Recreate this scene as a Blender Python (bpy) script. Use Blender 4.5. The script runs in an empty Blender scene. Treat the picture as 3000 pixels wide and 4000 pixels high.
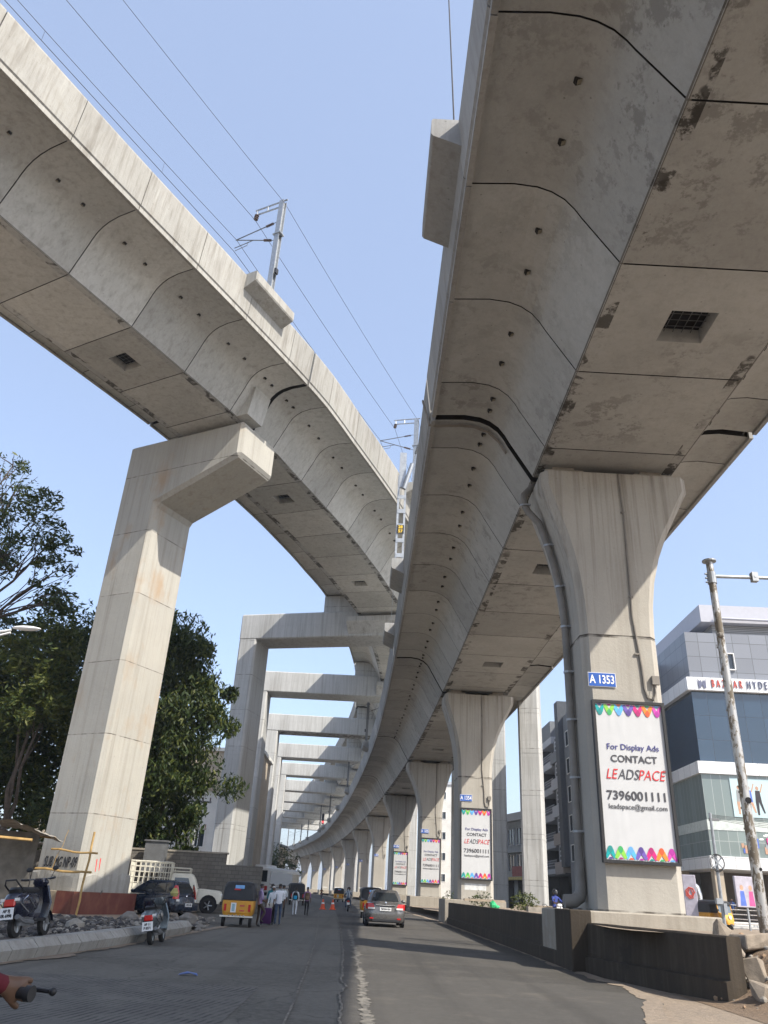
import bpy, bmesh, math, random
from mathutils import Vector, Matrix, noise
R = math.radians
random.seed(11)
scene = bpy.context.scene
COL = scene.collection

# ------------------------------------------------------------------ camera, sky, sun, exposure
F_PX, CAM_H = 3000.0, 1.4                      # focal length in pixels of the 3000 x 4000 photograph; eye height
up = Vector(((1825-1500)/F_PX, -(-4000-2000)/F_PX, -1)).normalized()
fw = Vector((0, 0, -1)); fw = (fw-up*fw.dot(up)).normalized(); rt = fw.cross(up)
cd = bpy.data.cameras.new('camera'); cam = bpy.data.objects.new('camera', cd); COL.objects.link(cam)
cam.matrix_world = Matrix.Translation((0, 0, CAM_H)) @ Matrix((rt, fw, up)).to_4x4()
cd.sensor_fit = 'VERTICAL'; cd.sensor_height = 36; cd.sensor_width = 27; cd.lens = 36*F_PX/4000
cd.clip_start = .1; cd.clip_end = 5000
scene.camera = cam
SUN_EL, SUN_PHI = 44.5, 39.0                   # height, and degrees behind the camera's right hand
world = bpy.data.worlds.new('World'); scene.world = world; world.use_nodes = True
wn = world.node_tree; sky = wn.nodes.new('ShaderNodeTexSky'); sky.sky_type = 'NISHITA'; sky.sun_disc = False
sky.sun_elevation = R(SUN_EL); sky.sun_rotation = R(90+SUN_PHI); sky.dust_density = 2.2; sky.air_density = 1.0; sky.ozone_density = 1.5
bg = wn.nodes['Background']; bg.inputs[1].default_value = .15
hz = wn.nodes.new('ShaderNodeMix'); hz.data_type = 'RGBA'; hz.inputs[0].default_value = .55; hz.inputs[7].default_value = (1.5, 1.78, 2.42, 1)   # pale urban haze over the whole sky
wn.links.new(sky.outputs[0], hz.inputs[6]); wn.links.new(hz.outputs[2], bg.inputs[0])
sd = bpy.data.lights.new('sun', 'SUN'); sd.energy = 2.8; sd.angle = R(.5); sd.color = (1, .93, .82)
sun = bpy.data.objects.new('sun', sd); COL.objects.link(sun)
sdir = Vector((math.cos(R(SUN_EL))*math.cos(R(SUN_PHI)), -math.cos(R(SUN_EL))*math.sin(R(SUN_PHI)), math.sin(R(SUN_EL))))
sun.rotation_euler = sdir.to_track_quat('Z', 'Y').to_euler(); sun.location = (40, -30, 60)
scene.view_settings.view_transform = 'Standard'; scene.view_settings.look = 'None'
scene.view_settings.exposure = 1.3; scene.view_settings.gamma = 1
scene.render.engine = 'CYCLES'
scene.cycles.max_bounces = 6; scene.cycles.diffuse_bounces = 4

# ------------------------------------------------------------------ helpers
def tag(o, label=None, cat=None, group=None, kind=None):
    if label: o['label'] = label
    if cat: o['category'] = cat
    if group: o['group'] = group
    if kind: o['kind'] = kind
    return o
def thing(name, label, cat, loc=(0, 0, 0), rz=0, group=None):
    o = bpy.data.objects.new(name, None); o.empty_display_size = .3; COL.objects.link(o)
    o.location = loc; o.rotation_euler = (0, 0, rz)
    return tag(o, label, cat, group)
def copy_tree(o, parent=None):
    c = o.copy(); COL.objects.link(c)
    if parent: c.parent = parent
    for ch in list(o.children): copy_tree(ch, c)
    return c
class MB:
    def __init__(s): s.v = []; s.f = []; s.m = []; s.M = None; s.tone = []; s.curtone = 0.0
    def add(s, vs, fs, mi=0):
        o = len(s.v)
        s.v += [tuple(s.M @ Vector(v)) if s.M else tuple(v) for v in vs]
        for f in fs: s.f.append([i+o for i in f]); s.m.append(mi); s.tone.append(s.curtone)
        return s
    def box(s, c, d, mi=0, rz=0, rx=0, ry=0):
        x, y, z = (k/2 for k in d)
        vs = [Vector((a*x, b*y, e*z)) for e in (-1, 1) for b in (-1, 1) for a in (-1, 1)]
        if rz or rx or ry:
            m = Matrix.Rotation(rz, 3, 'Z') @ Matrix.Rotation(ry, 3, 'Y') @ Matrix.Rotation(rx, 3, 'X'); vs = [m @ v for v in vs]
        vs = [v+Vector(c) for v in vs]
        return s.add(vs, [(0, 2, 3, 1), (4, 5, 7, 6), (0, 1, 5, 4), (2, 6, 7, 3), (0, 4, 6, 2), (1, 3, 7, 5)], mi)
    def b2(s, x0, x1, y0, y1, z0, z1, mi=0): return s.box(((x0+x1)/2, (y0+y1)/2, (z0+z1)/2), (abs(x1-x0), abs(y1-y0), abs(z1-z0)), mi)
    def loft(s, rings, mi=0, caps=True, closed=True):
        n = len(rings[0]); vs = [p for r in rings for p in r]; fs = []
        for i in range(len(rings)-1):
            for j in range(n if closed else n-1):
                k = (j+1) % n; fs.append((i*n+j, i*n+k, (i+1)*n+k, (i+1)*n+j))
        if caps: fs += [tuple(range(n))[::-1], tuple((len(rings)-1)*n+j for j in range(n))]
        return s.add(vs, fs, mi)
    def tube(s, pts, r, n=8, mi=0, caps=True):
        pts = [Vector(p) for p in pts]; rings = []
        rr = r if isinstance(r, (list, tuple)) else [r]*len(pts)
        u = None
        for i, p in enumerate(pts):
            t = (pts[min(i+1, len(pts)-1)]-pts[max(i-1, 0)]).normalized()
            if u is None: u = t.orthogonal().normalized()
            else:
                u = (u-t*u.dot(t)); u = u.normalized() if u.length > 1e-6 else t.orthogonal().normalized()
            w = t.cross(u)
            rings.append([p+(u*math.cos(2*math.pi*k/n)+w*math.sin(2*math.pi*k/n))*rr[i] for k in range(n)])
        return s.loft(rings, mi, caps)
    def cyl(s, a, b, r, n=12, mi=0, r2=None): return s.tube([a, b], [r, r if r2 is None else r2], n, mi)
    def prism(s, poly, axis, a0, a1, mi=0):      # 2-D polygon extruded along an axis
        def P(p, a): return {'x': (a, p[0], p[1]), 'y': (p[0], a, p[1]), 'z': (p[0], p[1], a)}[axis]
        return s.loft([[P(p, a0) for p in poly], [P(p, a1) for p in poly]], mi)
    def sphere(s, c, r, mi=0, n=10, m=7, jit=0):
        r = r if isinstance(r, (tuple, list)) else (r, r, r); rings = []
        for i in range(m+1):
            t = math.pi*(i+.02)/(m+.04)
            ring = []
            for j in range(n):
                a = 2*math.pi*j/n; k = 1+random.uniform(-jit, jit)
                ring.append((c[0]+k*r[0]*math.sin(t)*math.cos(a), c[1]+k*r[1]*math.sin(t)*math.sin(a), c[2]-k*r[2]*math.cos(t)))
            rings.append(ring)
        return s.loft(rings, mi)
    def quad(s, a, b, c, d, mi=0): return s.add([a, b, c, d], [(0, 1, 2, 3)], mi)
    def build(s, name, mats, parent=None, smooth=False, bevel=0, loc=None, tone=False):
        me = bpy.data.meshes.new(name); me.from_pydata(s.v, [], s.f)
        if not isinstance(mats, (list, tuple)): mats = [mats]
        for m in mats: me.materials.append(m)
        me.polygons.foreach_set('material_index', s.m)
        if tone:
            at = me.attributes.new('tone', 'FLOAT', 'FACE'); at.data.foreach_set('value', s.tone)
        bm = bmesh.new(); bm.from_mesh(me)
        bmesh.ops.recalc_face_normals(bm, faces=bm.faces)
        if bevel:
            bmesh.ops.remove_doubles(bm, verts=bm.verts, dist=1e-5)
            bmesh.ops.bevel(bm, geom=[e for e in bm.edges if len(e.link_faces) == 2 and e.calc_face_angle(0) > .4], offset=bevel, segments=1, affect='EDGES')
        bm.to_mesh(me); bm.free()
        if smooth:
            me.polygons.foreach_set('use_smooth', [True]*len(me.polygons))
            try: me.set_sharp_from_angle(angle=R(38))
            except Exception: pass
        o = bpy.data.objects.new(name, me); COL.objects.link(o)
        if parent: o.parent = parent
        if loc: o.location = loc
        return o
def obj(name, mb, mats, parent=None, smooth=False, bevel=0): return mb.build(name, mats, parent, smooth, bevel)
def rrect(hx, hy, r, z, n=3, cx=0, cy=0, zf=None):
    pts = []; r = min(r, hx*.98, hy*.98)
    for q, (sx, sy) in enumerate(((1, 1), (-1, 1), (-1, -1), (1, -1))):
        for k in range(n+1):
            a = math.pi/2*(q+k/n); x = cx+sx*(hx-r)+r*math.cos(a); y = cy+sy*(hy-r)+r*math.sin(a)
            pts.append((x, y, z+(zf(x, y) if zf else 0)))
    return pts
def smooth01(a, b, x):
    t = max(0, min(1, (x-a)/(b-a))); return t*t*(3-2*t)
def zg(x, y):                                     # height of the ground: it climbs gently ahead, the right carriageway lies higher
    return min(.0035*max(0, y-15), 1.25)+.38*smooth01(9.5, 12, x)
def interp(tab, t):
    if t <= tab[0][0]: i = 0
    elif t >= tab[-1][0]: i = len(tab)-2
    else: i = next(k for k in range(len(tab)-1) if tab[k][0] <= t <= tab[k+1][0])
    a, b = tab[i], tab[i+1]
    # Catmull-Rom inside, straight beyond
    if t < tab[0][0] or t > tab[-1][0]: return a[1]+(b[1]-a[1])*(t-a[0])/(b[0]-a[0])
    h = b[0]-a[0]; u = (t-a[0])/h
    p = tab[i-1] if i > 0 else (a[0]-h, 2*a[1]-b[1]); n = tab[i+2] if i+2 < len(tab) else (b[0]+h, 2*b[1]-a[1])
    m0 = (b[1]-p[1])/(b[0]-p[0])*h; m1 = (n[1]-a[1])/(n[0]-a[0])*h
    return (2*u**3-3*u*u+1)*a[1]+(u**3-2*u*u+u)*m0+(-2*u**3+3*u*u)*b[1]+(u**3-u*u)*m1

# ------------------------------------------------------------------ materials
class NT:
    def __init__(s, name):
        s.mat = bpy.data.materials.new(name); s.mat.use_nodes = True; s.t = s.mat.node_tree; s.b = s.t.nodes['Principled BSDF']
        s.co = s.t.nodes.new('ShaderNodeTexCoord')
    def n(s, typ, **kw):
        x = s.t.nodes.new(typ)
        for k, v in kw.items(): setattr(x, k, v)
        return x
    def l(s, a, b): s.t.links.new(a, b)
    def noise(s, scale, detail=5, rough=.55, vec=None, stretch=None, loc=None):
        x = s.n('ShaderNodeTexNoise'); x.inputs['Scale'].default_value = scale; x.inputs['Detail'].default_value = detail; x.inputs['Roughness'].default_value = rough
        v = vec or s.co.outputs['Object']
        if stretch or loc:
            m = s.n('ShaderNodeMapping'); m.inputs['Scale'].default_value = stretch or (1, 1, 1); m.inputs['Location'].default_value = loc or (0, 0, 0); s.l(v, m.inputs[0]); v = m.outputs[0]
        s.l(v, x.inputs['Vector']); return x.outputs['Fac']
    def ramp(s, f, a, b, lo=0., hi=1.):
        x = s.n('ShaderNodeMapRange'); x.clamp = True
        for i, v in enumerate((a, b, lo, hi)): x.inputs[i+1].default_value = v
        s.l(f, x.inputs[0]); return x.outputs[0]
    def mix(s, f, a, b, mode='MIX'):
        x = s.n('ShaderNodeMix', data_type='RGBA', blend_type=mode)
        for sock, v in ((0, f), (6, a), (7, b)):
            if isinstance(v, (int, float)): x.inputs[sock].default_value = v
            elif isinstance(v, (tuple, list)): x.inputs[sock].default_value = (*v[:3], 1)
            else: s.l(v, x.inputs[sock])
        return x.outputs[2]
    def math(s, op, a, b=None, c=None):
        x = s.n('ShaderNodeMath', operation=op)
        for i, v in enumerate((a, b, c)):
            if v is None: continue
            if isinstance(v, (int, float)): x.inputs[i].default_value = v
            else: s.l(v, x.inputs[i])
        return x.outputs[0]
    def sep(s, v=None):
        x = s.n('ShaderNodeSeparateXYZ'); s.l(v or s.co.outputs['Object'], x.inputs[0]); return x.outputs
    def bump(s, h, strength=.3, dist=.02):
        x = s.n('ShaderNodeBump'); x.inputs['Strength'].default_value = strength; x.inputs['Distance'].default_value = dist
        s.l(h, x.inputs['Height']); s.l(x.outputs[0], s.b.inputs['Normal'])
    def out(s, col, rough=.8, metal=0, spec=None):
        if isinstance(col, (tuple, list)): s.b.inputs['Base Color'].default_value = (*col[:3], 1)
        else: s.l(col, s.b.inputs['Base Color'])
        if isinstance(rough, (int, float)): s.b.inputs['Roughness'].default_value = rough
        else: s.l(rough, s.b.inputs['Roughness'])
        s.b.inputs['Metallic'].default_value = metal
        if spec is not None: s.b.inputs['Specular IOR Level'].default_value = spec
        return s.mat
def mul(c, k): return tuple(min(1, x*k) for x in c[:3])
def plain(name, c, rough=.6, metal=0, var=.18, scale=3, bump=0, spec=None, coat=0):
    t = NT(name); f = t.ramp(t.noise(scale, 6), .3, .7)
    col = t.mix(f, mul(c, 1-var), mul(c, 1+var))
    if bump: t.bump(t.noise(scale*8, 4), bump, .01)
    if coat: t.b.inputs['Coat Weight'].default_value = coat
    rr = t.ramp(t.noise(scale*2.3, 4, loc=(5, 3, 1)), .3, .7, max(0, rough-.08), min(1, rough+.1))
    return t.out(col, rr, metal, spec)
def concrete(name, c, streak=.35, patch=0., patchc=(.12, .11, .095), joint=0., jz=0., rust=0., pores=.4, warm=None, panel=0., topstreak=None, blocks=0.):
    t = NT(name)
    big = t.ramp(t.noise(.28, 5, .6), .3, .72); mid = t.ramp(t.noise(1.7, 7, .65, loc=(3, 7, 1)), .25, .75)
    col = t.mix(big, mul(c, .82), mul(c, 1.1)); 
    col = t.mix(t.math('MULTIPLY', mid, .5), col, mul(warm or c, 1.0))
    fine = t.ramp(t.noise(14, 6, .7), .3, .7); col = t.mix(t.math('MULTIPLY', fine, .22), col, mul(c, .62))
    if streak:
        st = t.ramp(t.noise(1., 6, .62, stretch=(3.2, 3.2, .12)), .5, .72)
        st2 = t.ramp(t.noise(1., 5, .6, stretch=(9, 9, .2), loc=(2, 5, 0)), .52, .75)
        s = t.math('MULTIPLY', t.math('MAXIMUM', st, t.math('MULTIPLY', st2, .8)), streak)
        if topstreak:
            z = t.sep()[2]; s = t.math('MULTIPLY', s, t.ramp(z, topstreak[0], topstreak[1], .35, 2.4))
        col = t.mix(s, col, mul((.2, .165, .125), .62))
        wt = t.ramp(t.noise(1., 5, .6, stretch=(5, 5, .18), loc=(8, 1, 4)), .55, .75); col = t.mix(t.math('MULTIPLY', wt, streak*.55), col, mul(c, 1.45))
    if patch:
        pn = t.noise(1.5, 12, .74, loc=(1, 2, 9)); pm = t.ramp(pn, .52, .575)
        pw = t.ramp(t.noise(.2, 4, .6, loc=(4, 4, 2)), .42, .62); fm_ = t.ramp(t.noise(4.2, 9, .75, loc=(6, 1, 2)), .5, .62); col = t.mix(t.math('MULTIPLY', fm_, .28*patch), col, patchc); dm_ = t.ramp(t.noise(.55, 6, .65, loc=(2, 9, 5)), .45, .7); col = t.mix(t.math('MULTIPLY', dm_, .4*patch), col, mul(c, .55))
        col = t.mix(t.math('MULTIPLY', t.math('MULTIPLY', pm, pw), patch), col, patchc)
    if blocks:
        bn = t.ramp(t.noise(.9, 2, .4, loc=(3, 8, 5)), .545, .56); bm_ = t.ramp(t.noise(3., 7, .7, loc=(1, 8, 2)), .42, .5); col = t.mix(t.math('MULTIPLY', t.math('MULTIPLY', bn, bm_), blocks), col, (.06, .056, .05))
    # pin holes
    vo = t.n('ShaderNodeTexVoronoi'); vo.inputs['Scale'].default_value = 2.6; t.l(t.co.outputs['Object'], vo.inputs['Vector'])
    ph = t.ramp(vo.outputs['Distance'], .045, .075, pores, 0); col = t.mix(ph, col, (.07, .062, .055))
    if rust:
        rn = t.ramp(t.noise(.45, 6, .6, stretch=(1, 1, .55), loc=(7, 2, 3)), .56, .74); col = t.mix(t.math('MULTIPLY', rn, rust), col, (.36, .23, .12))
    if joint:
        z = t.math('DIVIDE', t.math('SUBTRACT', t.sep()[2], jz), joint)
        fr = t.math('FRACT', z); near = t.math('LESS_THAN', t.math('ABSOLUTE', t.math('SUBTRACT', fr, .5)), .006)
        wv = t.n('ShaderNodeTexWhiteNoise', noise_dimensions='1D'); t.l(t.math('FLOOR', t.math('ADD', z, .5)), wv.inputs['W'])
        col = t.mix(t.math('MULTIPLY', t.ramp(wv.outputs['Value'], 0, 1, 0, .35), 1.), col, mul(c, .72))
        wob = t.ramp(t.noise(2.2, 4), .35, .6)
        col = t.mix(t.math('MULTIPLY', near, t.math('MULTIPLY', wob, .9)), col, (.07, .06, .05))
    if panel:
        br = t.n('ShaderNodeTexBrick'); br.offset = 0; br.inputs['Scale'].default_value = 1; br.inputs['Brick Width'].default_value = panel; br.inputs['Row Height'].default_value = 1.3
        br.inputs['Mortar Size'].default_value = .012; br.inputs['Color1'].default_value = (0, 0, 0, 1); br.inputs['Color2'].default_value = (.35, .35, .35, 1); br.inputs['Mortar'].default_value = (1, 1, 1, 1)
        m = t.n('ShaderNodeMapping'); m.inputs['Rotation'].default_value = (R(90), 0, 0); t.l(t.co.outputs['Object'], m.inputs[0]); t.l(m.outputs[0], br.inputs['Vector'])
        col = t.mix(t.math('MULTIPLY', br.outputs['Color'], .45), col, mul(c, .6))
    at = t.n('ShaderNodeAttribute', attribute_name='tone'); col = t.mix(1., col, tone_rgb(t, at), 'MULTIPLY')
    t.bump(t.math('ADD', t.math('MULTIPLY', fine, .5), t.math('MULTIPLY', mid, 1.2)), .32, .02)
    return t.out(col, .88, 0, .25)
def tone_rgb(t, at):
    k = t.math('ADD', at.outputs['Fac'], 1.0); c = t.n('ShaderNodeCombineColor')
    for i in range(3): t.l(k, c.inputs[i])
    return c.outputs[0]
def glass(name, c, rough=.05, spec=.8, metal=0):
    t = NT(name); t.bump(t.noise(.6, 3), .05, .05); return t.out(c, rough, metal, spec)
def emit(name, c, s):
    t = NT(name); t.b.inputs['Emission Color'].default_value = (*c, 1); t.b.inputs['Emission Strength'].default_value = s; return t.out(c, .5)
M = {}
M['conc_old'] = concrete('weathered girder concrete', (.47, .475, .46), streak=.12, patch=.6, patchc=(.2, .195, .18), warm=(.43, .42, .395))
M['stain'] = concrete('stained joint edge', (.2, .19, .17), streak=.3, patch=1., patchc=(.05, .046, .04), warm=(.13, .12, .105))
M['edge_strip'] = concrete('patched soffit edge', (.47, .475, .46), streak=.1, patch=1, patchc=(.085, .08, .072), warm=(.43, .42, .395), blocks=.85)
M['conc_new'] = concrete('newer girder concrete', (.53, .53, .5), streak=.38, patch=.3, patchc=(.26, .25, .225), warm=(.46, .445, .405))
M['parapet_new'] = concrete('sun bleached parapet concrete', (.365, .36, .335), streak=.6, patch=.25, patchc=(.27, .255, .22), warm=(.34, .325, .29))
M['parapet_old'] = concrete('grey parapet concrete', (.36, .36, .35), streak=.35, patch=0)
M['pier'] = concrete('pier concrete', (.45, .43, .385), streak=.32, joint=7.1, jz=4.85, warm=(.42, .38, .325), topstreak=(5, 13.5), pores=.2)
M['plinth'] = concrete('dusty plinth concrete', (.36, .33, .28), streak=.35, patch=.35, patchc=(.24, .19, .14))
M['pier_left'] = concrete('tall pier concrete', (.435, .425, .385), streak=.38, joint=3.55, jz=2.3, rust=.8, warm=(.43, .40, .34))
M['portal'] = concrete('grey portal concrete', (.54, .545, .53), streak=.7, joint=3.2, jz=1.2, warm=(.47, .47, .45), panel=1.35, pores=.9)
M['joint'] = plain('dark joints and gap shade', (.022, .02, .018), .95)  # joint lines; also colours segment ends to paint shade into the gaps
M['void'] = plain('dark hollow', (.012, .012, .014), .95)  # near-black colour standing in for shade inside hatches, openings and wheel arches
M['wall_dark'] = concrete('blackish median wall', (.055, .044, .033), streak=.45, patch=.7, patchc=(.035, .03, .025))  # blackish brown base with streaks and darker patches
M['block_wall'] = None
M['steel'] = plain('galvanised steel', (.34, .36, .38), .45, .55, .15, 6)
M['steel_dark'] = plain('dull mast steel', (.16, .165, .17), .55, .4)
M['pipe'] = plain('grey drain pipe', (.2, .19, .175), .6, 0, .2, 2)
M['cable'] = plain('black cable', (.03, .03, .03), .6)
M['conduit'] = plain('dusty cable conduit', (.22, .2, .175), .7)
M['black'] = plain('black plastic', (.018, .018, .02), .5)
M['rubber'] = plain('tyre rubber', (.022, .021, .02), .9, 0, .3, 8)
M['white'] = plain('white paint', (.78, .78, .77), .45, 0, .05)
M['offwhite'] = plain('off white paint', (.7, .67, .58), .5, 0, .1)
M['chrome'] = plain('chrome', (.75, .75, .76), .15, 1, .05)
M['red_lens'] = plain('red lamp lens', (.5, .015, .012), .2, 0, .1, coat=.5)
M['clear_lens'] = plain('clear lamp lens', (.7, .7, .68), .15, 0, .1, coat=.5)
M['car_glass'] = glass('dark car glass', (.025, .03, .034), .04, .9)
M['blue_sign'] = plain('blue sign enamel', (.02, .1, .42), .4, 0, .08)
M['txt_white'] = plain('white lettering', (.85, .85, .85), .5, 0, .02)
M['txt_black'] = plain('black lettering', (.02, .02, .022), .6, 0, .02)
M['txt_grey'] = plain('charcoal lettering', (.06, .06, .07), .6, 0, .02)
M['txt_red'] = plain('red lettering', (.62, .03, .035), .5, 0, .02)
M['txt_blue'] = plain('indigo lettering', (.05, .05, .22), .5, 0, .02)
M['skin'] = plain('brown skin', (.135, .075, .046), .55, 0, .1)
M['hair'] = plain('black hair', (.012, .01, .009), .6)
PO = {}
def plain_once(n, c, *a):
    if n not in PO: PO[n] = plain(n, c, *a)
    return PO[n]
# ------------------------------------------------------------------ ground, road, kerb, median
def sheet(name, xs, ys, mat, dz, xf=None, mi=None):
    vs = []; fs = []
    for y in ys:
        for i, x in enumerate(xs):
            X = xf(i, y) if xf else x
            vs.append((X, y, zg(X, y)+dz))
    n = len(xs)
    for j in range(len(ys)-1):
        for i in range(n-1): fs.append((j*n+i, j*n+i+1, (j+1)*n+i+1, (j+1)*n+i))
    o = MB().add(vs, fs).build(name, mat, smooth=True); tag(o, kind='structure'); return o
def rows(a, b, s, far=()): 
    r = []; y = a
    while y < b: r.append(y); y += s
    return r+[b]+list(far)
t = NT('dusty earth'); f1 = t.ramp(t.noise(.5, 7, .6), .3, .7); f2 = t.ramp(t.noise(6, 8, .7), .35, .7)
c = t.mix(f1, (.34, .27, .2), (.26, .21, .16)); c = t.mix(t.math('MULTIPLY', f2, .5), c, (.15, .125, .1)); t.bump(f2, .6, .04)
M['earth'] = t.out(c, .95)
def asphalt(name, a, b, specks, cracks=True):
    t = NT(name); f1 = t.ramp(t.noise(.35, 6, .6, stretch=(1, .35, 1)), .3, .7); f2 = t.ramp(t.noise(60, 3, .7), .4, .75); f3 = t.ramp(t.noise(2.5, 7, .7), .45, .7)
    c = t.mix(f1, a, b); c = t.mix(t.math('MULTIPLY', f3, .5), c, mul(a, 1.6)); pt = t.ramp(t.noise(.22, 3, .5, loc=(9, 2, 0)), .52, .56); c = t.mix(t.math('MULTIPLY', pt, .5), c, mul(a, .55)); f4 = t.ramp(t.noise(9, 5, .7, loc=(1, 5, 0)), .42, .7); c = t.mix(t.math('MULTIPLY', f4, .45), c, mul(b, 1.5)); du = t.ramp(t.noise(.8, 6, .7, loc=(4, 8, 0)), .55, .75); c = t.mix(t.math('MULTIPLY', du, .4), c, (.2, .175, .14)); c = t.mix(t.math('MULTIPLY', f2, specks), c, mul(a, 2.2))
    tr = t.ramp(t.noise(1., 4, .5, stretch=(1.6, .03, 1), loc=(3, 0, 0)), .52, .68); c = t.mix(t.math('MULTIPLY', tr, .45), c, mul(b, .5))
    if cracks:
        v = t.n('ShaderNodeTexVoronoi', feature='DISTANCE_TO_EDGE'); v.inputs['Scale'].default_value = .33
        nz = t.noise(1.3, 5); mp = t.n('ShaderNodeVectorMath', operation='ADD'); t.l(t.co.outputs['Object'], mp.inputs[0]); cb = t.n('ShaderNodeCombineXYZ'); t.l(nz, cb.inputs[0]); t.l(nz, cb.inputs[1]); t.l(cb.outputs[0], mp.inputs[1]); t.l(mp.outputs[0], v.inputs['Vector'])
        c = t.mix(t.ramp(v.outputs['Distance'], 0, .008, .55, 0), c, mul(a, .35))
    t.bump(t.math('ADD', f2, f3), .35, .008)
    return t.out(c, t.ramp(f1, 0, 1, .72, .88), 0, .35)
M['road_old'] = asphalt('worn cement road', (.08, .076, .066), (.14, .133, .115), .35)
M['road_new'] = asphalt('dark asphalt', (.06, .056, .05), (.075, .07, .062), .22, False)
M['road_right'] = asphalt('far carriageway asphalt', (.1, .095, .09), (.13, .125, .115), .2, False)
XS = [-900, -400, -200, -120, -80, -60, -45, -35, -28, -22, -17, -13, -10, -8, -6, -4, -2, 0, 2, 4, 6, 8, 9.5, 10, 10.5, 11, 11.5, 12, 14, 18, 24, 32, 45, 70, 120, 200, 400, 900]
YS = [-400, -150, -60, -30, -15] + rows(-8, 60, 4) + rows(70, 400, 12, (600, 900, 1500, 2500))
sheet('ground', XS, YS, M['earth'], -.02)
SEAM = [(-20, .3), (11, -.2), (23, -.45), (34, -.8), (50, -1.4), (66, -2.1), (94, -3.6), (130, -6.5), (172, -10.8), (230, -17.5), (300, -28), (380, -44)]
LEFT = [(-20, -7.6), (15, -6.45), (20, -6.0), (28, -5.6), (34, -5.9), (50, -9.4), (80, -10.6), (120, -13.5), (172, -19.5), (230, -27), (300, -38), (380, -55)]
RIGHT = [(-20, 3.3), (11, 4.0), (13.5, 4.55), (16, 5.25), (21, 5.2), (52, 4.85), (82, 3.6), (113, 2.0), (143, -.2), (174, -2.8), (204, -5.8), (240, -10.5), (300, -19), (380, -36)]
yr = rows(-20, 60, 1.0)+rows(62, 380, 4)
sheet('road', [0, 1, 2, 3], yr, M['road_old'], .008, lambda i, y: interp(LEFT, y)+(interp(SEAM, y)+.5-interp(LEFT, y))*i/3)
sheet('asphalt_lane', [0, 1, 2, 3], yr, M['road_new'], .016, lambda i, y: (interp(SEAM, y)+.09*noise.noise((y*.7, 2, 6))+.04*noise.noise((y*2.9, 2, 6)))+(interp(RIGHT, y)-interp(SEAM, y)+.12*noise.noise((y*.6, i, 0)))*i/3)
sheet('right_carriageway', [0, 1, 2, 3], yr, M['road_right'], .01, lambda i, y: [10.6, 14, 17.5, 21][i]+(0 if y < 60 else interp([(60, 0), (113, -2.6), (174, -7.5), (240, -15), (380, -42)], y)))
# broken edge of the older road along the seam
t = NT('broken concrete chips'); f = t.ramp(t.noise(5, 8, .75), .4, .62); c = t.mix(f, (.075, .07, .062), (.24, .22, .185)); t.bump(f, .25, .01); M['chips'] = t.out(c, .95)
mb = MB(); random.seed(4)
ys = rows(8.5, 36, .05); vs = []; fs = []
for j, y in enumerate(ys):
    s = interp(SEAM, y); w = max(.01, .07+.2*noise.noise((y*.55, 3, 0))+.12*noise.noise((y*2.3, 1, 0))+.08*noise.noise((y*6.1, 1, 4))+.05*noise.noise((y*14, 5, 4)))
    w2 = max(.01, .05+.16*noise.noise((y*1.1, 7, 2))+.1*noise.noise((y*4.3, 2, 2))+.05*noise.noise((y*11, 2, 8)))
    for X in (s-w2+.33, s+.33+w): vs.append((X, y, zg(X, y)+.022))
for j in range(len(ys)-1): fs.append((2*j, 2*j+1, 2*j+3, 2*j+2))
tag(mb.add(vs, fs).build('road_edge_rubble', M['chips']), kind='structure')
# grooved concrete patch in the near left lane, and the pale joint line beside the seam
t = NT('grooved road concrete'); q = t.sep(); g = t.math('FRACT', t.math('DIVIDE', t.math('ADD', t.math('SUBTRACT', q[0], t.math('MULTIPLY', q[1], .2)), t.math('MULTIPLY', t.noise(1.2, 3), .12)), .105))
gm = t.math('MULTIPLY', t.ramp(t.math('ABSOLUTE', t.math('SUBTRACT', g, .5)), .12, .26, 1, 0), t.ramp(t.noise(1.8, 6, .7, loc=(3, 1, 0)), .4, .58)); f1 = t.ramp(t.noise(1.1, 7, .65), .3, .7); f2 = t.ramp(t.noise(26, 5, .7), .45, .7)
c = t.mix(f1, (.078, .075, .067), (.14, .132, .116)); c = t.mix(gm, c, (.022, .022, .021)); c = t.mix(t.math('MULTIPLY', f2, .4), c, (.17, .16, .15)); t.bump(t.math('SUBTRACT', f2, gm), .5, .012); M['grooved'] = t.out(c, .85)
vs = []; ys_ = rows(4, 14.6, .5); xs_ = [-6.2, -4.5, -3, -1.55]
for y in ys_:
    for k, x in enumerate(xs_): X = max(x, interp(LEFT, y)+.3) if k == 0 else x; vs.append((X, min(y, 14.5-.18*(x+3.5)+.05*math.sin(x*3)), zg(x, y)+.013))
fs = [(j*4+i, j*4+i+1, j*4+i+5, j*4+i+4) for j in range(len(ys_)-1) for i in range(3)]
tag(MB().add(vs, fs).build('grooved_road_patch', M['grooved']), kind='structure')
vs = []; ys_ = rows(9, 60, .12)
for y in ys_:
    s_ = interp(SEAM, y)-.62-.012*(y-9)+.03*noise.noise((y*.5, 1, 1)); w = .012+.02*abs(noise.noise((y*1.7, 3, 3)))
    for x in (s_-w, s_+w): vs.append((x, y, zg(x, y)+.019))
tag(MB().add(vs, [(2*j, 2*j+1, 2*j+3, 2*j+2) for j in range(len(ys_)-1)]).build('road_joint_line', M['chips']), kind='structure')
vs = []
for y in ys_:
    s_ = interp(SEAM, y)+.09*noise.noise((y*.7, 2, 6))+.04*noise.noise((y*2.9, 2, 6)); w = .016+.014*abs(noise.noise((y*2.7, 3, 8)))
    for x in (s_-w, s_+w): vs.append((x, y, zg(x, y)+.026))
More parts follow.
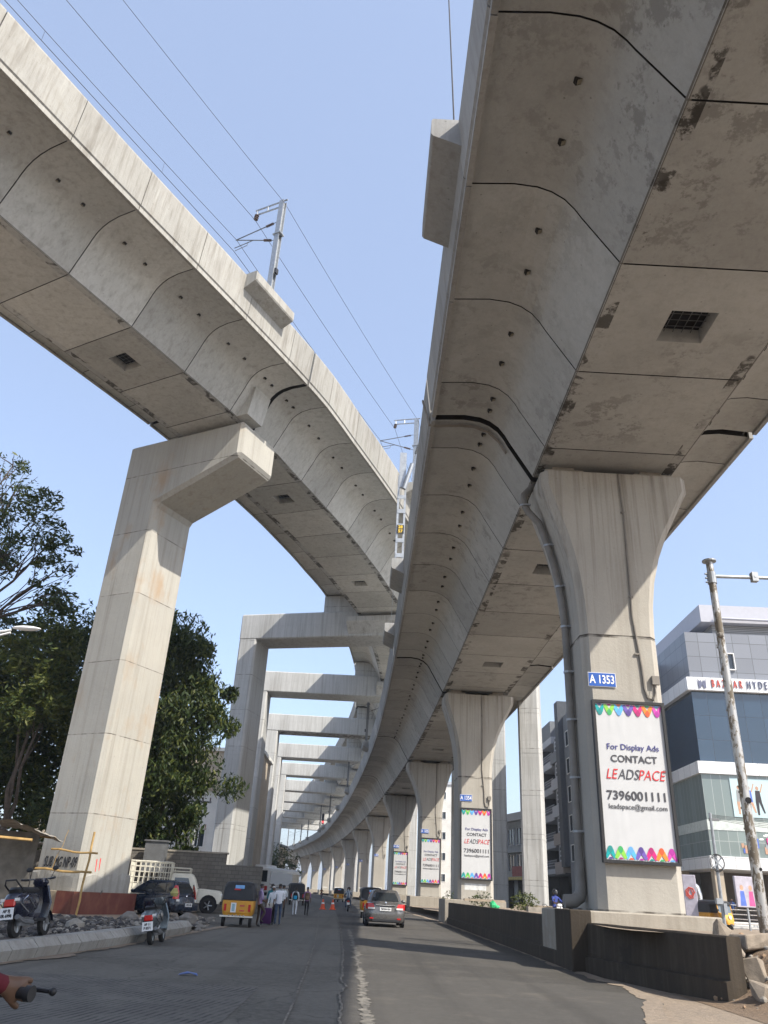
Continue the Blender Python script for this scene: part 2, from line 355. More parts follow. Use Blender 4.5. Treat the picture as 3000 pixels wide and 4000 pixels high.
tag(MB().add(vs, [(2*j, 2*j+1, 2*j+3, 2*j+2) for j in range(len(ys_)-1)]).build('road_seam_line', M['chips']), kind='structure')
# raised left verge with kerb blocks
VERGE = [(2, -9.5), (10, -7.2), (15.8, -6.33), (19.7, -5.87), (24, -5.62), (28, -5.44)]
kz = .34
M['kerb'] = concrete('chipped kerb concrete', (.38, .37, .34), streak=.5, patch=.4, patchc=(.2, .17, .13))
kb = thing('kerb', 'long low kerb of sloped concrete blocks along the left road edge', 'kerb', (0, 0, 0))
y = 5.0; random.seed(3)
while y < 27.9:
    y2 = min(27.95, y+.92); mb = MB()
    pr = [(-.02, -.05), (.05, .2), (-.09, kz+random.uniform(-.015, .015)), (-.36, kz+random.uniform(-.01, .01)), (-.42, -.05)]
    mb.loft([[(interp(VERGE, yy)+p[0]+.0*yy, yy, p[1]+zg(0, yy)) for p in pr] for yy in (y+.012, (y+y2)/2, y2-.012)])
    obj('kerb_block', mb, M['kerb'], kb); y = y2
t = NT('verge rubble ground'); f1 = t.ramp(t.noise(.7, 8, .7), .35, .65); f2 = t.ramp(t.noise(9, 8, .8), .4, .65)
c = t.mix(f1, (.3, .235, .17), (.16, .145, .125)); c = t.mix(f2, c, (.085, .08, .075)); t.bump(f2, 1, .06); M['verge'] = t.out(c, .95)
vs = []; fs = []; ys = rows(4, 33, .35); NX = 30
for j, y in enumerate(ys):
    e = interp(VERGE, y)-.36
    for i in range(NX+1):
        X = e-(i/NX)**1.3*14
        h = kz-.06+.06*noise.noise((X*.8, y*.8, 0))+.05*noise.noise((X*3, y*3, 5))
        h *= 1-smooth01(27.5, 31.5, y); vs.append((X, y, zg(X, y)+max(h, 0)+.005))
for j in range(len(ys)-1):
    for i in range(NX): k = j*(NX+1)+i; fs.append((k, k+1, k+NX+2, k+NX+1))
tag(MB().add(vs, fs).build('dirt_verge', M['verge'], smooth=True), kind='structure')
# dust swept against the kerb and along the far edge of the asphalt
for nm, fx, a, b in (('kerb_dust', lambda y: interp(VERGE, y)-.02, 8, 33), ('edge_dust', lambda y: interp(RIGHT, y)-.05, 12, 110)):
    vs = []; fs = []; ys_ = rows(a, b, .1 if nm == 'kerb_dust' else .2); sg_ = 1 if nm == 'kerb_dust' else -1
    for y in ys_:
        w = max(.03, .22+.25*noise.noise((y*.6, 9, sg_))+.14*noise.noise((y*2.7, 4, sg_))+.07*noise.noise((y*8, 4, sg_)))
        for x in sorted((fx(y)-sg_*.1, fx(y)+sg_*w)): vs.append((x, y, zg(x, y)+.024))
    fs = [(2*j, 2*j+1, 2*j+3, 2*j+2) for j in range(len(ys_)-1)]
    tag(MB().add(vs, fs).build(nm, M['earth']), kind='structure')
def rock(mb, c, r, mi=0):
    mb.loft([[(c[0]+r*k*math.cos(a)*random.uniform(.75, 1.15)*math.sin(ph), c[1]+r*math.sin(a)*random.uniform(.75, 1.15)*math.sin(ph), c[2]-r*.7*math.cos(ph)) for a in [2*math.pi*q/6 for q in range(6)]] for ph in (.25, 1.1, 1.9, 2.85) for k in (random.uniform(.8, 1.3),)], mi)
def scatter(name, n, fn, rmin, rmax, mats, seed):
    random.seed(seed); mb = MB()
    for _ in range(n):
        x, y, z = fn(); r = rmin+(rmax-rmin)*random.random()**3; rock(mb, (x, y, z+r*.25), r, random.randrange(len(mats)))
    return tag(mb.build(name, mats), kind='stuff')
RM = [plain('grey rubble', (.19, .175, .155), .9, 0, .3, 5, .4), plain('dark rubble', (.065, .06, .058), .9, 0, .3, 5, .4), plain('pale rubble', (.29, .265, .225), .9, 0, .25, 5, .4)]
def fv():
    y = random.uniform(14.5, 32.5); e = interp(VERGE, min(y, 28))-.5; x = e-random.random()**1.3*6.5
    return x, y, zg(x, y)+(kz-.05)*(1-smooth01(27.5, 31.5, y))
tag(scatter('stone_rubble', 2600, fv, .015, .1, [RM[1], RM[0], RM[1], RM[1], RM[2]], 21), 'dark stones and broken rubble strewn over the left verge', 'rubble')
def fd():
    y = random.uniform(28, 40); x = random.uniform(-8.2, -5.2)-(y-28)*.12; return x, y, zg(x, y)
tag(scatter('dirt_heap_stones', 320, fd, .03, .16, RM, 23), 'pale dusty stones heaped past the end of the kerb', 'rubble')
random.seed(8)
for i, (x, y, r, lab) in enumerate([(-8.3, 31.2, .36, 'big grey boulder in front of the rusty red formwork'), (-7.0, 30.5, .32, 'pale tilted slab of stone left of the dark blue hatchback'), (-6.6, 33.0, .36, 'broken lump of concrete beside the yellow rickshaw'), (-7.3, 22.4, .2, 'small white stone on the verge near the grey scooter')]):
    mb = MB(); rock(mb, (0, 0, r*.35), r); o = tag(mb.build('boulder', RM[2 if i in (1, 3) else 0]), lab, 'boulder', 'boulders on the left verge'); o.location = (x, y, zg(x, y)+(.28 if y < 28 else .05))
mb = MB(); mb.add([(0, 0, 0), (.2, .05, .03), (.34, .02, .0), (.3, .12, .02), (.13, .14, .04), (.02, .1, .01)], [(0, 1, 4, 5), (1, 2, 3, 4)])
mb.add([(0, 0, -.012), (.2, .05, .018), (.34, .02, -.012), (.3, .12, .008), (.13, .14, .028), (.02, .1, 0)], [(5, 4, 1, 0), (4, 3, 2, 1)])
o = tag(mb.build('plastic_scrap', plain('blue plastic', (.08, .16, .45), .4)), 'crumpled scrap of blue plastic on the cement road', 'litter'); o.location = (-3.1, 15.4, .03)

# median between the carriageways
M['median_fill'] = M['earth']
mb = MB(); vs = []; fs = []; ys = rows(17.5, 360, 1.5)
for y in ys:
    x0 = 5.45 if y < 52 else interp(RIGHT, y)+.7; x1 = x0+4.6
    for x in (x0, x0+2.2, x1, x1+.5):
        z = zg(x0, y)+(1.0 if y < 52 else .45)+.05*noise.noise((x*2, y, 0)) if x <= x1 else zg(x0, y)+.2
        vs.append((x, y, z))
for j in range(len(ys)-1):
    for i in range(3): k = j*4+i; fs.append((k, k+1, k+5, k+4))
tag(mb.add(vs, fs).build('median_strip', M['earth']), kind='structure')
def wall_seg(a, b, h, th, foot=True, ragged=False, hb=None):
    mb = MB(); a = Vector(a); b = Vector(b); d = (b-a).normalized(); nrm = Vector((d.y, -d.x)); n = max(2, int((b-a).length/.5))
    if nrm.x < 0: nrm = -nrm
    rings = []
    for i in range(n+1):
        p = a+(b-a)*i/n; z0 = zg(p.x, p.y); H = h+(0 if hb is None else (hb-h)*i/n)+.012*noise.noise((p.x*4, p.y*4, 1))
        pr = [(0, -.05), (0, .33), (.1, .36), (.12, H-.03), (.15, H), (.42, H), (.45, H-.03), (.45, -.05)] if foot else [(0, -.05), (0, H-.03), (.03, H), (.42, H), (.45, H-.03), (.45, -.05)]
        rings.append([(p.x+nrm.x*q[0]*th/.45, p.y+nrm.y*q[0]*th/.45, z0+q[1]) for q in pr])
    return mb.loft(rings)
o = obj('median_wall', wall_seg((6.45, 15.6), (5.28, 20.7), 1.05, .4), M['wall_dark']); tag(o, 'near blackish median wall with a stepped foot and broken right end', 'wall', 'median walls')
mb = MB(); mb.b2(4.98, 5.5, 20.72, 22.35, -.05, 1.33); o = obj('wall_pilaster', mb, M['wall_dark'], bevel=.02); tag(o, 'dark square wall pillar at the foot of the pier with the drain pipe', 'wall', 'median walls')
o = obj('median_wall', wall_seg((5.0, 22.4), (4.92, 50.3), 1.12, .3), M['wall_dark']); tag(o, 'long dark median wall running between the two nearest piers', 'wall', 'median walls')
random.seed(5)
pk = plain('grey planks', (.3, .25, .19), .9)
for c_, d_, a_, lab in (((7.0, 49.5, 1.45), (2.4, .25, .12), .1, 'weathered plank lying at the foot of the pier with sign A 1354'), ((9.2, 46, 1.25), (2.2, .3, .2), -.1, 'thick weathered plank on the far edge of the median')): tag(MB().box(c_, d_, 0, rz=a_).build('timber_plank', pk), lab, 'plank')
mb = MB(); mb.box((8.6, 40, 1.16), (1.9, .5, .25)); tag(mb.build('concrete_slab', RM[2]), 'pale flat slab on the median left of the helmeted rider', 'slab')
mb = MB(); mb.sphere((0, 0, .13), (.17, .12, .2), 0, 9, 6, .2); mb.sphere((.16, 0, .06), (.16, .11, .09), 0, 8, 5, .25)
o = tag(mb.build('cloth_bag', plain('green cloth', (.03, .42, .16), .8)), 'bright green bag slumped on the median wall', 'bag'); o.location = (6.9, 45.5, 1.12)
# rubble slope and earth bank at the right-hand end of the wall
vs = []; fs = []; xs = [6.05+.3*i for i in range(42)]; ys = rows(9.5, 24.5, .35)
for y in ys:
    for x in xs:
        e = 6.35+max(0, 15.6-y)*.12
        h = .95*smooth01(e-.2, e+2.2, x)*smooth01(11.2, 15.5, y)
        h += (.1*noise.noise((x*1.3, y*1.3, 2))+.06*noise.noise((x*4, y*4, 9)))*smooth01(e-.3, e+.8, x)
        vs.append((x, y, zg(min(x, 9), y)+max(h, 0)-.012))
n = len(xs)
for j in range(len(ys)-1):
    for i in range(n-1): k = j*n+i; fs.append((k, k+1, k+n+1, k+n))
t = NT('reddish earth bank'); f1 = t.ramp(t.noise(1.2, 8, .7), .35, .65); f2 = t.ramp(t.noise(11, 8, .75), .4, .7)
c = t.mix(f1, (.36, .25, .16), (.27, .2, .14)); c = t.mix(t.math('MULTIPLY', f2, .6), c, (.15, .11, .08)); t.bump(f2, .9, .05); M['bank'] = t.out(c, .95)
tag(MB().add(vs, fs).build('earth_bank', M['bank'], smooth=True), kind='structure')
random.seed(31)
for i, (x, y, z, s, lab) in enumerate([(8.0, 17.6, 1.0, (.9, .5, .3), 'broken slab lying flat on the earth bank below the silver post'), (7.6, 18.4, 1.1, (.32, .3, .3), 'tilted pale block resting against the end of the near wall'), (7.15, 15.9, .5, (.35, .4, .45), 'jagged lump standing at the broken wall end'), (6.95, 15.3, .25, (.3, .35, .3), 'lowest chunk of concrete at the foot of the broken wall'), (8.9, 18.6, 1.1, (.42, .36, .3), 'rough chunk of concrete beside the base of the silver post'), (7.1, 16.6, .85, (.3, .3, .35), 'small square chunk wedged in the broken wall top')]):
    mb = MB(); mb.box((0, 0, 0), (s[0]*.95, s[1]*.95, s[2]*.95), 0, rz=random.uniform(0, 3), rx=random.uniform(-.4, .4), ry=random.uniform(-.4, .4))
    mb.v = [tuple(Vector(v)+Vector((random.uniform(-.1, .1), random.uniform(-.1, .1), random.uniform(-.07, .07)))) for v in mb.v]
    o = tag(mb.build('concrete_chunk', [plain_once('buff broken concrete', (.25, .21, .165), .95, 0, .3, 6, .6)], bevel=.02), lab, 'concrete chunk', 'concrete chunks on the earth bank'); o.location = (x, y, z-.05)
def fb():
    x = random.uniform(6.4, 12.5); y = random.uniform(13, 20); e = 6.35+max(0, 15.6-y)*.12
    return x, y, .95*smooth01(e-.2, e+2.2, x)*smooth01(11.2, 15.5, y)
tag(scatter('bank_stones', 620, fb, .015, .11, [RM[0], RM[2], plain('brown clods', (.28, .19, .12), .95, 0, .2, 5, .4)], 37), 'loose clods and stones over the reddish earth bank', 'rubble')
# ------------------------------------------------------------------ viaducts
PROF = [(5.55, 2.27), (4.5, 2.34), (3.95, 2.27), (3.62, 2.13), (3.33, 1.9), (3.12, 1.6), (2.98, 1.33), (2.2, 0), (1.86, 0)]   # right half, tip to soffit
OUTL = [(5.55, 2.62), (0, 2.74), (-5.55, 2.62)]
RIM = [(-u, w) for u, w in PROF] + [(u, w) for u, w in PROF[::-1]]      # left tip .. left soffit corner, right soffit corner .. right tip
FULL = RIM+OUTL
WEB = (2, 3, 4, 5, 6, 10, 11, 12, 13, 14); STRIP = (7, 9)
def para(h): return [(5.5, 2.16), (5.64, 2.16), (5.64, 2.4), (5.7, 2.46), (5.86, h-.1), (5.84, h), (5.68, h), (5.56, 2.6), (5.5, 2.55)]
class Line:
    def __init__(s, pts, zf):
        P = [Vector((p[0], p[1])) for p in pts]; dense = []
        for i in range(len(P)-1):
            a, b = P[i], P[i+1]; p0 = P[i-1] if i else a*2-b; p3 = P[i+2] if i+2 < len(P) else b*2-a
            for k in range(40):
                u = k/40; dense.append(.5*((2*a)+(b-p0)*u+(2*p0-5*a+4*b-p3)*u*u+(3*a-p0-3*b+p3)*u**3))
        dense.append(P[-1]); s.d = dense; s.S = [0]
        for i in range(1, len(dense)): s.S.append(s.S[-1]+(dense[i]-dense[i-1]).length)
        s.zf = zf
    def at(s, t):
        S = s.S; lo, hi = 0, len(S)-1
        t = max(0, min(S[-1]-1e-4, t))
        while hi-lo > 1:
            m = (lo+hi)//2
            if S[m] <= t: lo = m
            else: hi = m
        u = (t-S[lo])/(S[hi]-S[lo]); p = s.d[lo]*(1-u)+s.d[hi]*u; a = s.d[max(0, lo-6)]; b = s.d[min(len(s.d)-1, hi+6)]
        d = (b-a).normalized(); return Vector((p.x, p.y, s.zf(p.x, p.y))), Vector((d.x, d.y, 0)), Vector((d.y, -d.x, 0))
    def sec(s, t, prof):
        p, d, r = s.at(t); return [tuple(p+r*u+Vector((0, 0, w))) for u, w in prof]
    def near(s, y):
        return min(range(len(s.d)), key=lambda i: abs(s.d[i].y-y))
    def s_of_y(s, y):
        i = s.near(y); return s.S[i]
    def s_of(s, x, y):
        i = min(range(len(s.d)), key=lambda k: (s.d[k]-Vector((x, y))).length); return s.S[i]
def inset(prof, k=.05):
    return [(u*(1-k/ (abs(u)+1e-6)) if abs(u) > k else 0, w+(k if w < 2.4 else -k)) for u, w in prof]
HATCH = None
def girder_span(line, s0, s1, nseg, label, group, mat, parmat, hatch=(), detail=True, sides=(-1, 1), lod=0, blocks=True, holes_seed=1, gap=(.16, .16), web=None, ph=3.95):
    root_p, d, r = line.at(s0)
    t = thing('viaduct_span', label, 'viaduct span', (0, 0, 0), 0, group)
    rnd = random.Random(holes_seed)
    g = .05 if lod else .021; mb = MB(); hole_parts = []; en = 2.05; bnd = [s0+gap[0]]+[s0+en+(s1-s0-2*en)*k/(nseg-2) for k in range(nseg-1)]+[s1-gap[1]]
    N = len(FULL); K = len(RIM); half = K//2
    for k in range(nseg):
        a = bnd[k]+(0 if k == 0 else g); b = bnd[k+1]-(0 if k == nseg-1 else g)
        mb.curtone = rnd.uniform(-.17, .12)
        cuts = [a, b] if lod else [a, (a+b)/2, b]
        secs = [line.sec(c, FULL) for c in cuts]
        if k in hatch and not lod:
            pm, dm, rm = line.at((a+b)/2); hw, hl, hd = .56, .56, .85
            vs = []; fs = []
            base = len(mb.v)
            for q in range(len(secs)-1):
                for j in range(N):
                    if j == half-1: continue          # leave the soffit open: the hatch is built into it
                    j2 = (j+1) % N; mb.add([secs[q][j], secs[q][j2], secs[q+1][j2], secs[q+1][j]], [(0, 1, 2, 3)], 4 if j in STRIP else 0)
            mb.add(secs[0], [tuple(range(N))], 1); mb.add(secs[-1], [tuple(range(N))], 1)  # hatch segment ends get the painted gap shade too
            A, B = Vector(secs[0][half-1]), Vector(secs[0][half]); Cc, D = Vector(secs[-1][half]), Vector(secs[-1][half-1])
            A0, B0, C0, D0 = A, B, Cc, D
            z = Vector((0, 0, hd))
            h = [pm-rm*hw-dm*hl, pm+rm*hw-dm*hl, pm+rm*hw+dm*hl, pm-rm*hw+dm*hl]
            mb.add([A0, B0, h[1], h[0]], [(0, 1, 2, 3)]); mb.add([B0, C0, h[2], h[1]], [(0, 1, 2, 3)]); mb.add([C0, D0, h[3], h[2]], [(0, 1, 2, 3)]); mb.add([D0, A0, h[0], h[3]], [(0, 1, 2, 3)])
            for q in range(4): mb.add([h[q], h[(q+1) % 4], h[(q+1) % 4]+z, h[q]+z], [(0, 1, 2, 3)])
            hm = MB(); hm.add([p+z*.5 for p in h], [(0, 1, 2, 3)])
            for q in range(1, 5):
                for (P0, P1, P2, P3) in ((h[0], h[1], h[3], h[2]), (h[0], h[3], h[1], h[2])):
                    u = q/5; hm.tube([P0+(P2-P0)*u+z*.38, P1+(P3-P1)*u+z*.38], .01, 4, 1)
            hole_parts.append(hm)
        else: mb.loft(secs)
        if k not in hatch or lod:
            mb.m[-2:] = [1, 1]  # end faces near-black: shade of the gaps put into the colour
            nf = (len(secs)-1)*N; f0 = len(mb.m)-nf-2
            for q in range(nf):
                row = q//N; mb.m[f0+q] = 4 if q % N in STRIP else 0
        if k < nseg-1:
            c = bnd[k+1]; ins = inset(FULL, .045)
            mb.loft([line.sec(c-g*1.6, ins), line.sec(c+g*1.6, ins)], 1)
    cv = [(5.5, 2.63), (0, 2.75), (-5.5, 2.63), (-5.5, 2.7), (0, 2.82), (5.5, 2.7)]; mb.loft([line.sec(bnd[-1]-.3, cv), line.sec(s1+gap[1]+.3, cv)], 1)   # unseen deck plate added to keep sun from leaking through the span gap
    gd = mb.build('box_girder', [mat, M['joint'], mat, M['stain'] if web is None else M['conc_new'], M['edge_strip']], t, tone=True, smooth=True)
    for hm in hole_parts: hm.build('hatch_grille', [M['void'], M['steel_dark']], gd)
    if not lod:
        for sd_ in (-1, 1):
            m2 = MB(); cs = [(2.19*sd_, -.004), (2.235*sd_, .035), (2.19*sd_, .05), (2.13*sd_, -.004+.012)]
            m2.loft([line.sec(bnd[0]+(bnd[-1]-bnd[0])*q/24, cs) for q in range(25)]); m2.build('corner_ridge', M['stain'], gd)
    # parapets
    for sd_ in sides:
        pr = [(u*sd_, w) for u, w in para(ph)]
        if lod:
            m2 = MB()
            for k in range(nseg):
                m2.curtone = rnd.uniform(-.12, .06); a = bnd[k]+.015; b = bnd[k+1]-.015; m2.loft([line.sec(a, pr), line.sec(b, pr)])
            m2.build('parapet', parmat, t, tone=True)
        else:
            for k in range(nseg):
                m2 = MB(); m2.curtone = rnd.uniform(-.16, .07); a = bnd[k]+.016; b = bnd[k+1]-.016
                a -= .12 if k == 0 and gap[0] < .5 else 0; m2.loft([line.sec(c, pr) for c in (a, (a+b)/2, b)]); m2.build('parapet_panel', parmat, t, tone=True)
    # lifting blocks under the wings
    if blocks and not lod:
        me = None
        for k in range(nseg):
            for q in (.3, .66):
                for sd_ in (-1, 1):
                    p, d, r = line.at(bnd[k]+q*(bnd[k+1]-bnd[k])); P = p+r*sd_*(3.72+rnd.uniform(-.04, .04))+Vector((0, 0, 2.13))
                    if me is None:
                        m2 = MB(); m2.box((0, 0, 0), (.09, .1, .1), 0); m2.box((.0, .01, .02), (.13, .13, .1), 1); o = m2.build('lifting_block', [plain_once('aged yellow block', (.22, .2, .15)), M['joint']], t); me = o.data
                    else: o = bpy.data.objects.new('lifting_block', me); COL.objects.link(o); o.parent = t
                    o.location = P; o.rotation_euler = (0, R(25)*sd_, math.atan2(-d.x, d.y))
    return t
def ledge(t, line, s, side, length=3.3, mat=None, dz=0):
    p, d, r = line.at(s); mb = MB()
    pr = [(5.74*side, 3.1+dz), (6.45*side, 3.42+dz), (6.5*side, 3.5+dz), (6.5*side, 3.97+dz), (6.46*side, 4.02+dz), (5.6*side, 4.02+dz)]
    mb.loft([line.sec(s-length/2, pr), line.sec(s+length/2, pr)])
    o = mb.build('mast_ledge', mat, t); return p+r*side*6.05+Vector((0, 0, 4.02+dz)), d, r

# ---- right-hand line, over the road median
RC = [(7.12, -70), (7.12, -39.7), (7.12, -9), (7.12, 22.5), (6.93, 53.0), (6.1, 83.4), (4.4, 113.8), (2.1, 144), (-.6, 174), (-3.8, 204), (-7.5, 234), (-12.2, 264), (-17.3, 294), (-23.0, 323), (-30.0, 351), (-39, 379), (-50, 405)]
def zr(x, y): return interp([(-100, 14.12), (112, 14.12), (143, 13.85), (174, 13.6), (204, 13.3), (234, 13.1), (294, 13.1), (420, 13.1)], y)
LR = Line(RC, zr)
pier_s = [LR.s_of(*p) for p in RC]
PIERNO = 1350                                      # RC[0] -> 1350, so that RC[3] is 1353
right_spans = []
for i in range(1, len(RC)-2):
    lod = 0 if i <= 5 else 1
    a, b = PIERNO+i, PIERNO+i+1
    lab = {2: 'weathered box girder span directly overhead, ending on the pier with sign A 1353', 3: 'viaduct span resting on the piers with signs A 1353 and A 1354', 1: 'viaduct span behind the viewer, in line with the span overhead'}.get(i, 'viaduct span resting on the piers with signs A %d and A %d' % (a, b))
    n = 9
    right_spans.append(girder_span(LR, pier_s[i], pier_s[i+1], n, lab, 'spans of the old road-median viaduct', M['conc_old'], M['parapet_old'], hatch=(2, 6) if lod == 0 else (), lod=lod, holes_seed=i*7, blocks=i in (2, 3, 4), gap=(.15, .15)))
# bundle of black cables crossing the wing at the joint over the nearest pier
p_, d_, r_c = LR.at(pier_s[3]+.35); mb = MB()
for q in (0, .07): mb.tube([p_+r_c*u+d_*q+Vector((0, 0, w)) for u, w in ((-5.95, 3.2), (-5.78, 2.6), (-5.7, 2.2), (-5.4, 2.16), (-4.6, 2.24), (-4.1, 2.22), (-3.6, 2.02), (-3.25, 1.66), (-3.0, 1.2))], .03, 6)
mb.build('cable_bundle', M['conduit'], right_spans[2])
# ---- piers
HX = [(0, .9), (8.6, .9), (9.4, .94), (10.2, 1.04), (11.0, 1.22), (11.7, 1.45), (12.4, 1.74), (12.9, 1.95), (13.3, 2.12), (13.8, 2.12)]
def pier_mesh(H, hs=0):
    mb = MB(); k = H-13.8
    def ring(z, hx, dx=0):
        c = .2; w = hx+c-dx; yb = 1.2-dx; q = hs*(hx-.9)/1.22; return [(x_+q, y_, z_) for x_, y_, z_ in ring0(hx, dx, z, w, yb, c)]
    def ring0(hx, dx, z, w, yb, c): return [(hx-dx, -yb, z), (w, -yb+c, z), (w, yb-c, z), (hx-dx, yb, z), (-hx+dx, yb, z), (-w, yb-c, z), (-w, -yb+c, z), (-hx+dx, -yb, z)]
    zs = [(1.3, .9, 0), (8.38+k, .9, 0), (8.385+k, .9, .018), (8.41+k, .9, .018), (8.415+k, .9, 0)] + [(z+k, hx, 0) for z, hx in HX[1:]]
    mb.loft([ring(z, hx, dx) for z, hx, dx in zs]); return mb
def text(s, size, mat, parent, loc, rz=0, name='lettering', align='CENTER', shear=0, ext=.002, bold=0, sx=1, space=1):
    cu = bpy.data.curves.new('t', 'FONT'); cu.body = s; cu.size = size; cu.align_x = align; cu.align_y = 'CENTER'; cu.extrude = ext; cu.shear = shear; cu.offset = bold; cu.resolution_u = 3; cu.space_character = space
    o = bpy.data.objects.new('t', cu); COL.objects.link(o)
    dg = bpy.context.evaluated_depsgraph_get(); me = bpy.data.meshes.new_from_object(o.evaluated_get(dg)); bpy.data.objects.remove(o); bpy.data.curves.remove(cu)
    m = Matrix.Rotation(R(90), 4, 'X') @ Matrix.Diagonal((sx, 1, 1, 1)); me.transform(m); me.name = name
    me.materials.clear(); me.materials.append(mat)
    o = bpy.data.objects.new(name, me); COL.objects.link(o); o.parent = parent; o.location = loc; o.rotation_euler = (0, 0, rz); return o
piers = {}
pier_label = {1353: 'nearest flared pier with the grey drain pipe, sign A 1353 and the largest advert'}
for i in range(3, len(RC)-1):
    no = PIERNO+i; p, d, r = LR.at(pier_s[i]); zb = zg(5, p.y); soff = p.z-.3; H = soff-zb
    rz = math.atan2(-d.x, d.y)
    off = -.13 if i <= 4 else .22
    pos = p+r*off; t = thing('viaduct_pier', pier_label.get(no, 'flared viaduct pier with sign A %d, counted along the median' % no), 'pier', (pos.x, pos.y, zb), rz, 'flared piers along the median')
    pier_mesh(H, .3 if i <= 4 else -.2).build('shaft', M['pier'], t, smooth=True)
    mb = MB(); mb.b2(-1.95, 1.75, -1.62, 1.75, -.05, 1.3); obj('plinth', mb, M['plinth'], t, bevel=.03)
    for sx in ((-1.25, 1.6) if i <= 4 else (-1.5, 1.3)):
        mb = MB(); mb.b2(sx-.62, sx+.62, -1.05, 1.05, H+.003, H+.13); mb.b2(sx-.35, sx+.35, -.9, .9, H+.13, H+.295, 0); obj('bearing_pad', mb, M['plinth'], t)
    mb = MB(); hy = -1.235
    k = H-13.8
    pts = [(.35, -1.0, H+.02), (.42, hy, H-.05), (.47, hy, 12.2+k), (.42, hy, 9+k), (.55, hy, 6.2), (.56, hy, 5.6), (.63, hy, 5.35), (.78, hy, 5.3), (.86, hy, 5.5), (.86, hy, 5.75)]
    pts = [(x, y, z if z > 7 else z+1.3) for x, y, z in pts]
    mb.tube(pts, .03, 6)
    for z in (12.4+k, 9.6+k, 7.9): mb.box((.44, hy, z), (.12, .04, .05))
    obj('cable_conduit', mb, M['conduit'], t)
    mb = MB(); mb.box((.88, -1.26, 7.15), (.2, .1, .24), 0); mb.tube([(.8, -1.25, 7.02), (.75, -1.27, 6.8), (.8, -1.26, 6.5), (.72, -1.25, 6.35)], .008, 4); obj('junction_box', mb, M['conduit'], t)
    if no in (1354, 1357, 1358, 1360, 1361): mb = MB(); mb.b2(-.7, .62, -1.2045, -1.19, 1.75+.1*(no % 3), 2.2); obj('white_paint_patch', mb, plain_once('flaking whitewash', (.6, .61, .6), .9, 0, .2, 5), t)
    piers[no] = (t, rz, pos, zb)
    # number plate, hung on the pier
    sg = thing('pier_number_sign', 'blue enamel sign reading A %d' % no, 'sign', pos, rz, 'blue pier number signs'); sg.location = pos+Vector((math.cos(rz)*-.62+math.sin(rz)*1.225, math.sin(rz)*-.62-math.cos(rz)*1.225, 0)); sg.location.z = zb+7.1
    sz = 1 if no < 1357 else 1.15
    mb = MB(); mb.b2(-.39, .39, -.012, .0, -.2, .2, 1); mb.b2(-.375, .375, -.02, -.0125, -.185, .185, 0); obj('plate', mb, [M['blue_sign'], M['white']], sg)
    text('A %d' % no, .33, M['txt_white'], sg, (0, -.0235, -.005), sx=.72, bold=.006)
    # advertisement boards on the four nearest piers
    if no <= 1356:
        w, h = (1.98, 4.1); ad = thing('advertising_board', {1353: 'largest white advert board in a black frame, on the nearest pier', 1354: 'white advert board on the pier with sign A 1354', 1355: 'white advert board on the pier with sign A 1355', 1356: 'smallest white advert board, on the pier with sign A 1356'}[no], 'advert board', (0, 0, 0), rz, 'advert boards on the piers')
        ad.location = pos+Vector((math.sin(rz)*1.24, -math.cos(rz)*1.24, 0)); ad.location.z = zb+2.4
        mb = MB(); fr = .075; D = -.16
        mb.b2(-w/2, -w/2+fr, D, 0, 0, h); mb.b2(w/2-fr, w/2, D, 0, 0, h); mb.b2(-w/2+fr, w/2-fr, D, 0, 0, fr); mb.b2(-w/2+fr, w/2-fr, D, 0, h-fr, h)
        obj('frame', mb, M['black'], ad)
        W2, H2 = w/2-fr, h-2*fr
        # creased vinyl sheet
        vs = []; fs = []; nx, nz = 26, 40; yy = -.1; rr = random.Random(no)
        cr = [(rr.uniform(-W2, W2), rr.uniform(-.25, .25), rr.uniform(.014, .035), rr.uniform(.3, 1)) for _ in range(11)]
        def crease(x, z):
            y = 0
            for cx, sl, wd, am in cr: y -= .009*am*math.exp(-((x-cx-sl*(z/h-.5))/wd)**2)*(.2+.8*abs(z/h-.45)*2)
            return y+.003*noise.noise((x*2, z*.7, no))
        for a in range(nz+1):
            for b in range(nx+1):
                x = -W2+2*W2*b/nx; z = fr+H2*a/nz; vs.append((x, yy+crease(x, z), z))
        for a in range(nz):
            for b in range(nx): q = a*(nx+1)+b; fs.append((q, q+1, q+nx+2, q+nx+1))
        vs2 = MB().add(vs, fs); vs2.add([(-W2, yy+.03, fr), (W2, yy+.03, fr), (W2, yy+.03, fr+H2), (-W2, yy+.03, fr+H2)], [(3, 2, 1, 0)])
        vs2.build('poster', plain_once('white vinyl', (.54, .55, .56), .45, 0, .03), ad, smooth=True)
        cols = [((.0, .35, .36), (.02, .25, .24)), ((.25, .58, .07), (.05, .38, .12)), ((.1, .45, .8), (.12, .36, .7)), ((.16, .1, .42), (.09, .05, .25)), ((.72, .02, .2), (.4, .02, .15)), ((.85, .25, .03), (.7, .1, .03)), ((.62, .06, .42), (.42, .03, .32))]
        mats = []
        for q, (c1, c2) in enumerate(cols): mats += [plain_once('print colour %d' % (2*q), c1, .45, 0, .02), plain_once('print colour %d' % (2*q+1), c2, .45, 0, .02)]
        mats.append(M['txt_white'])
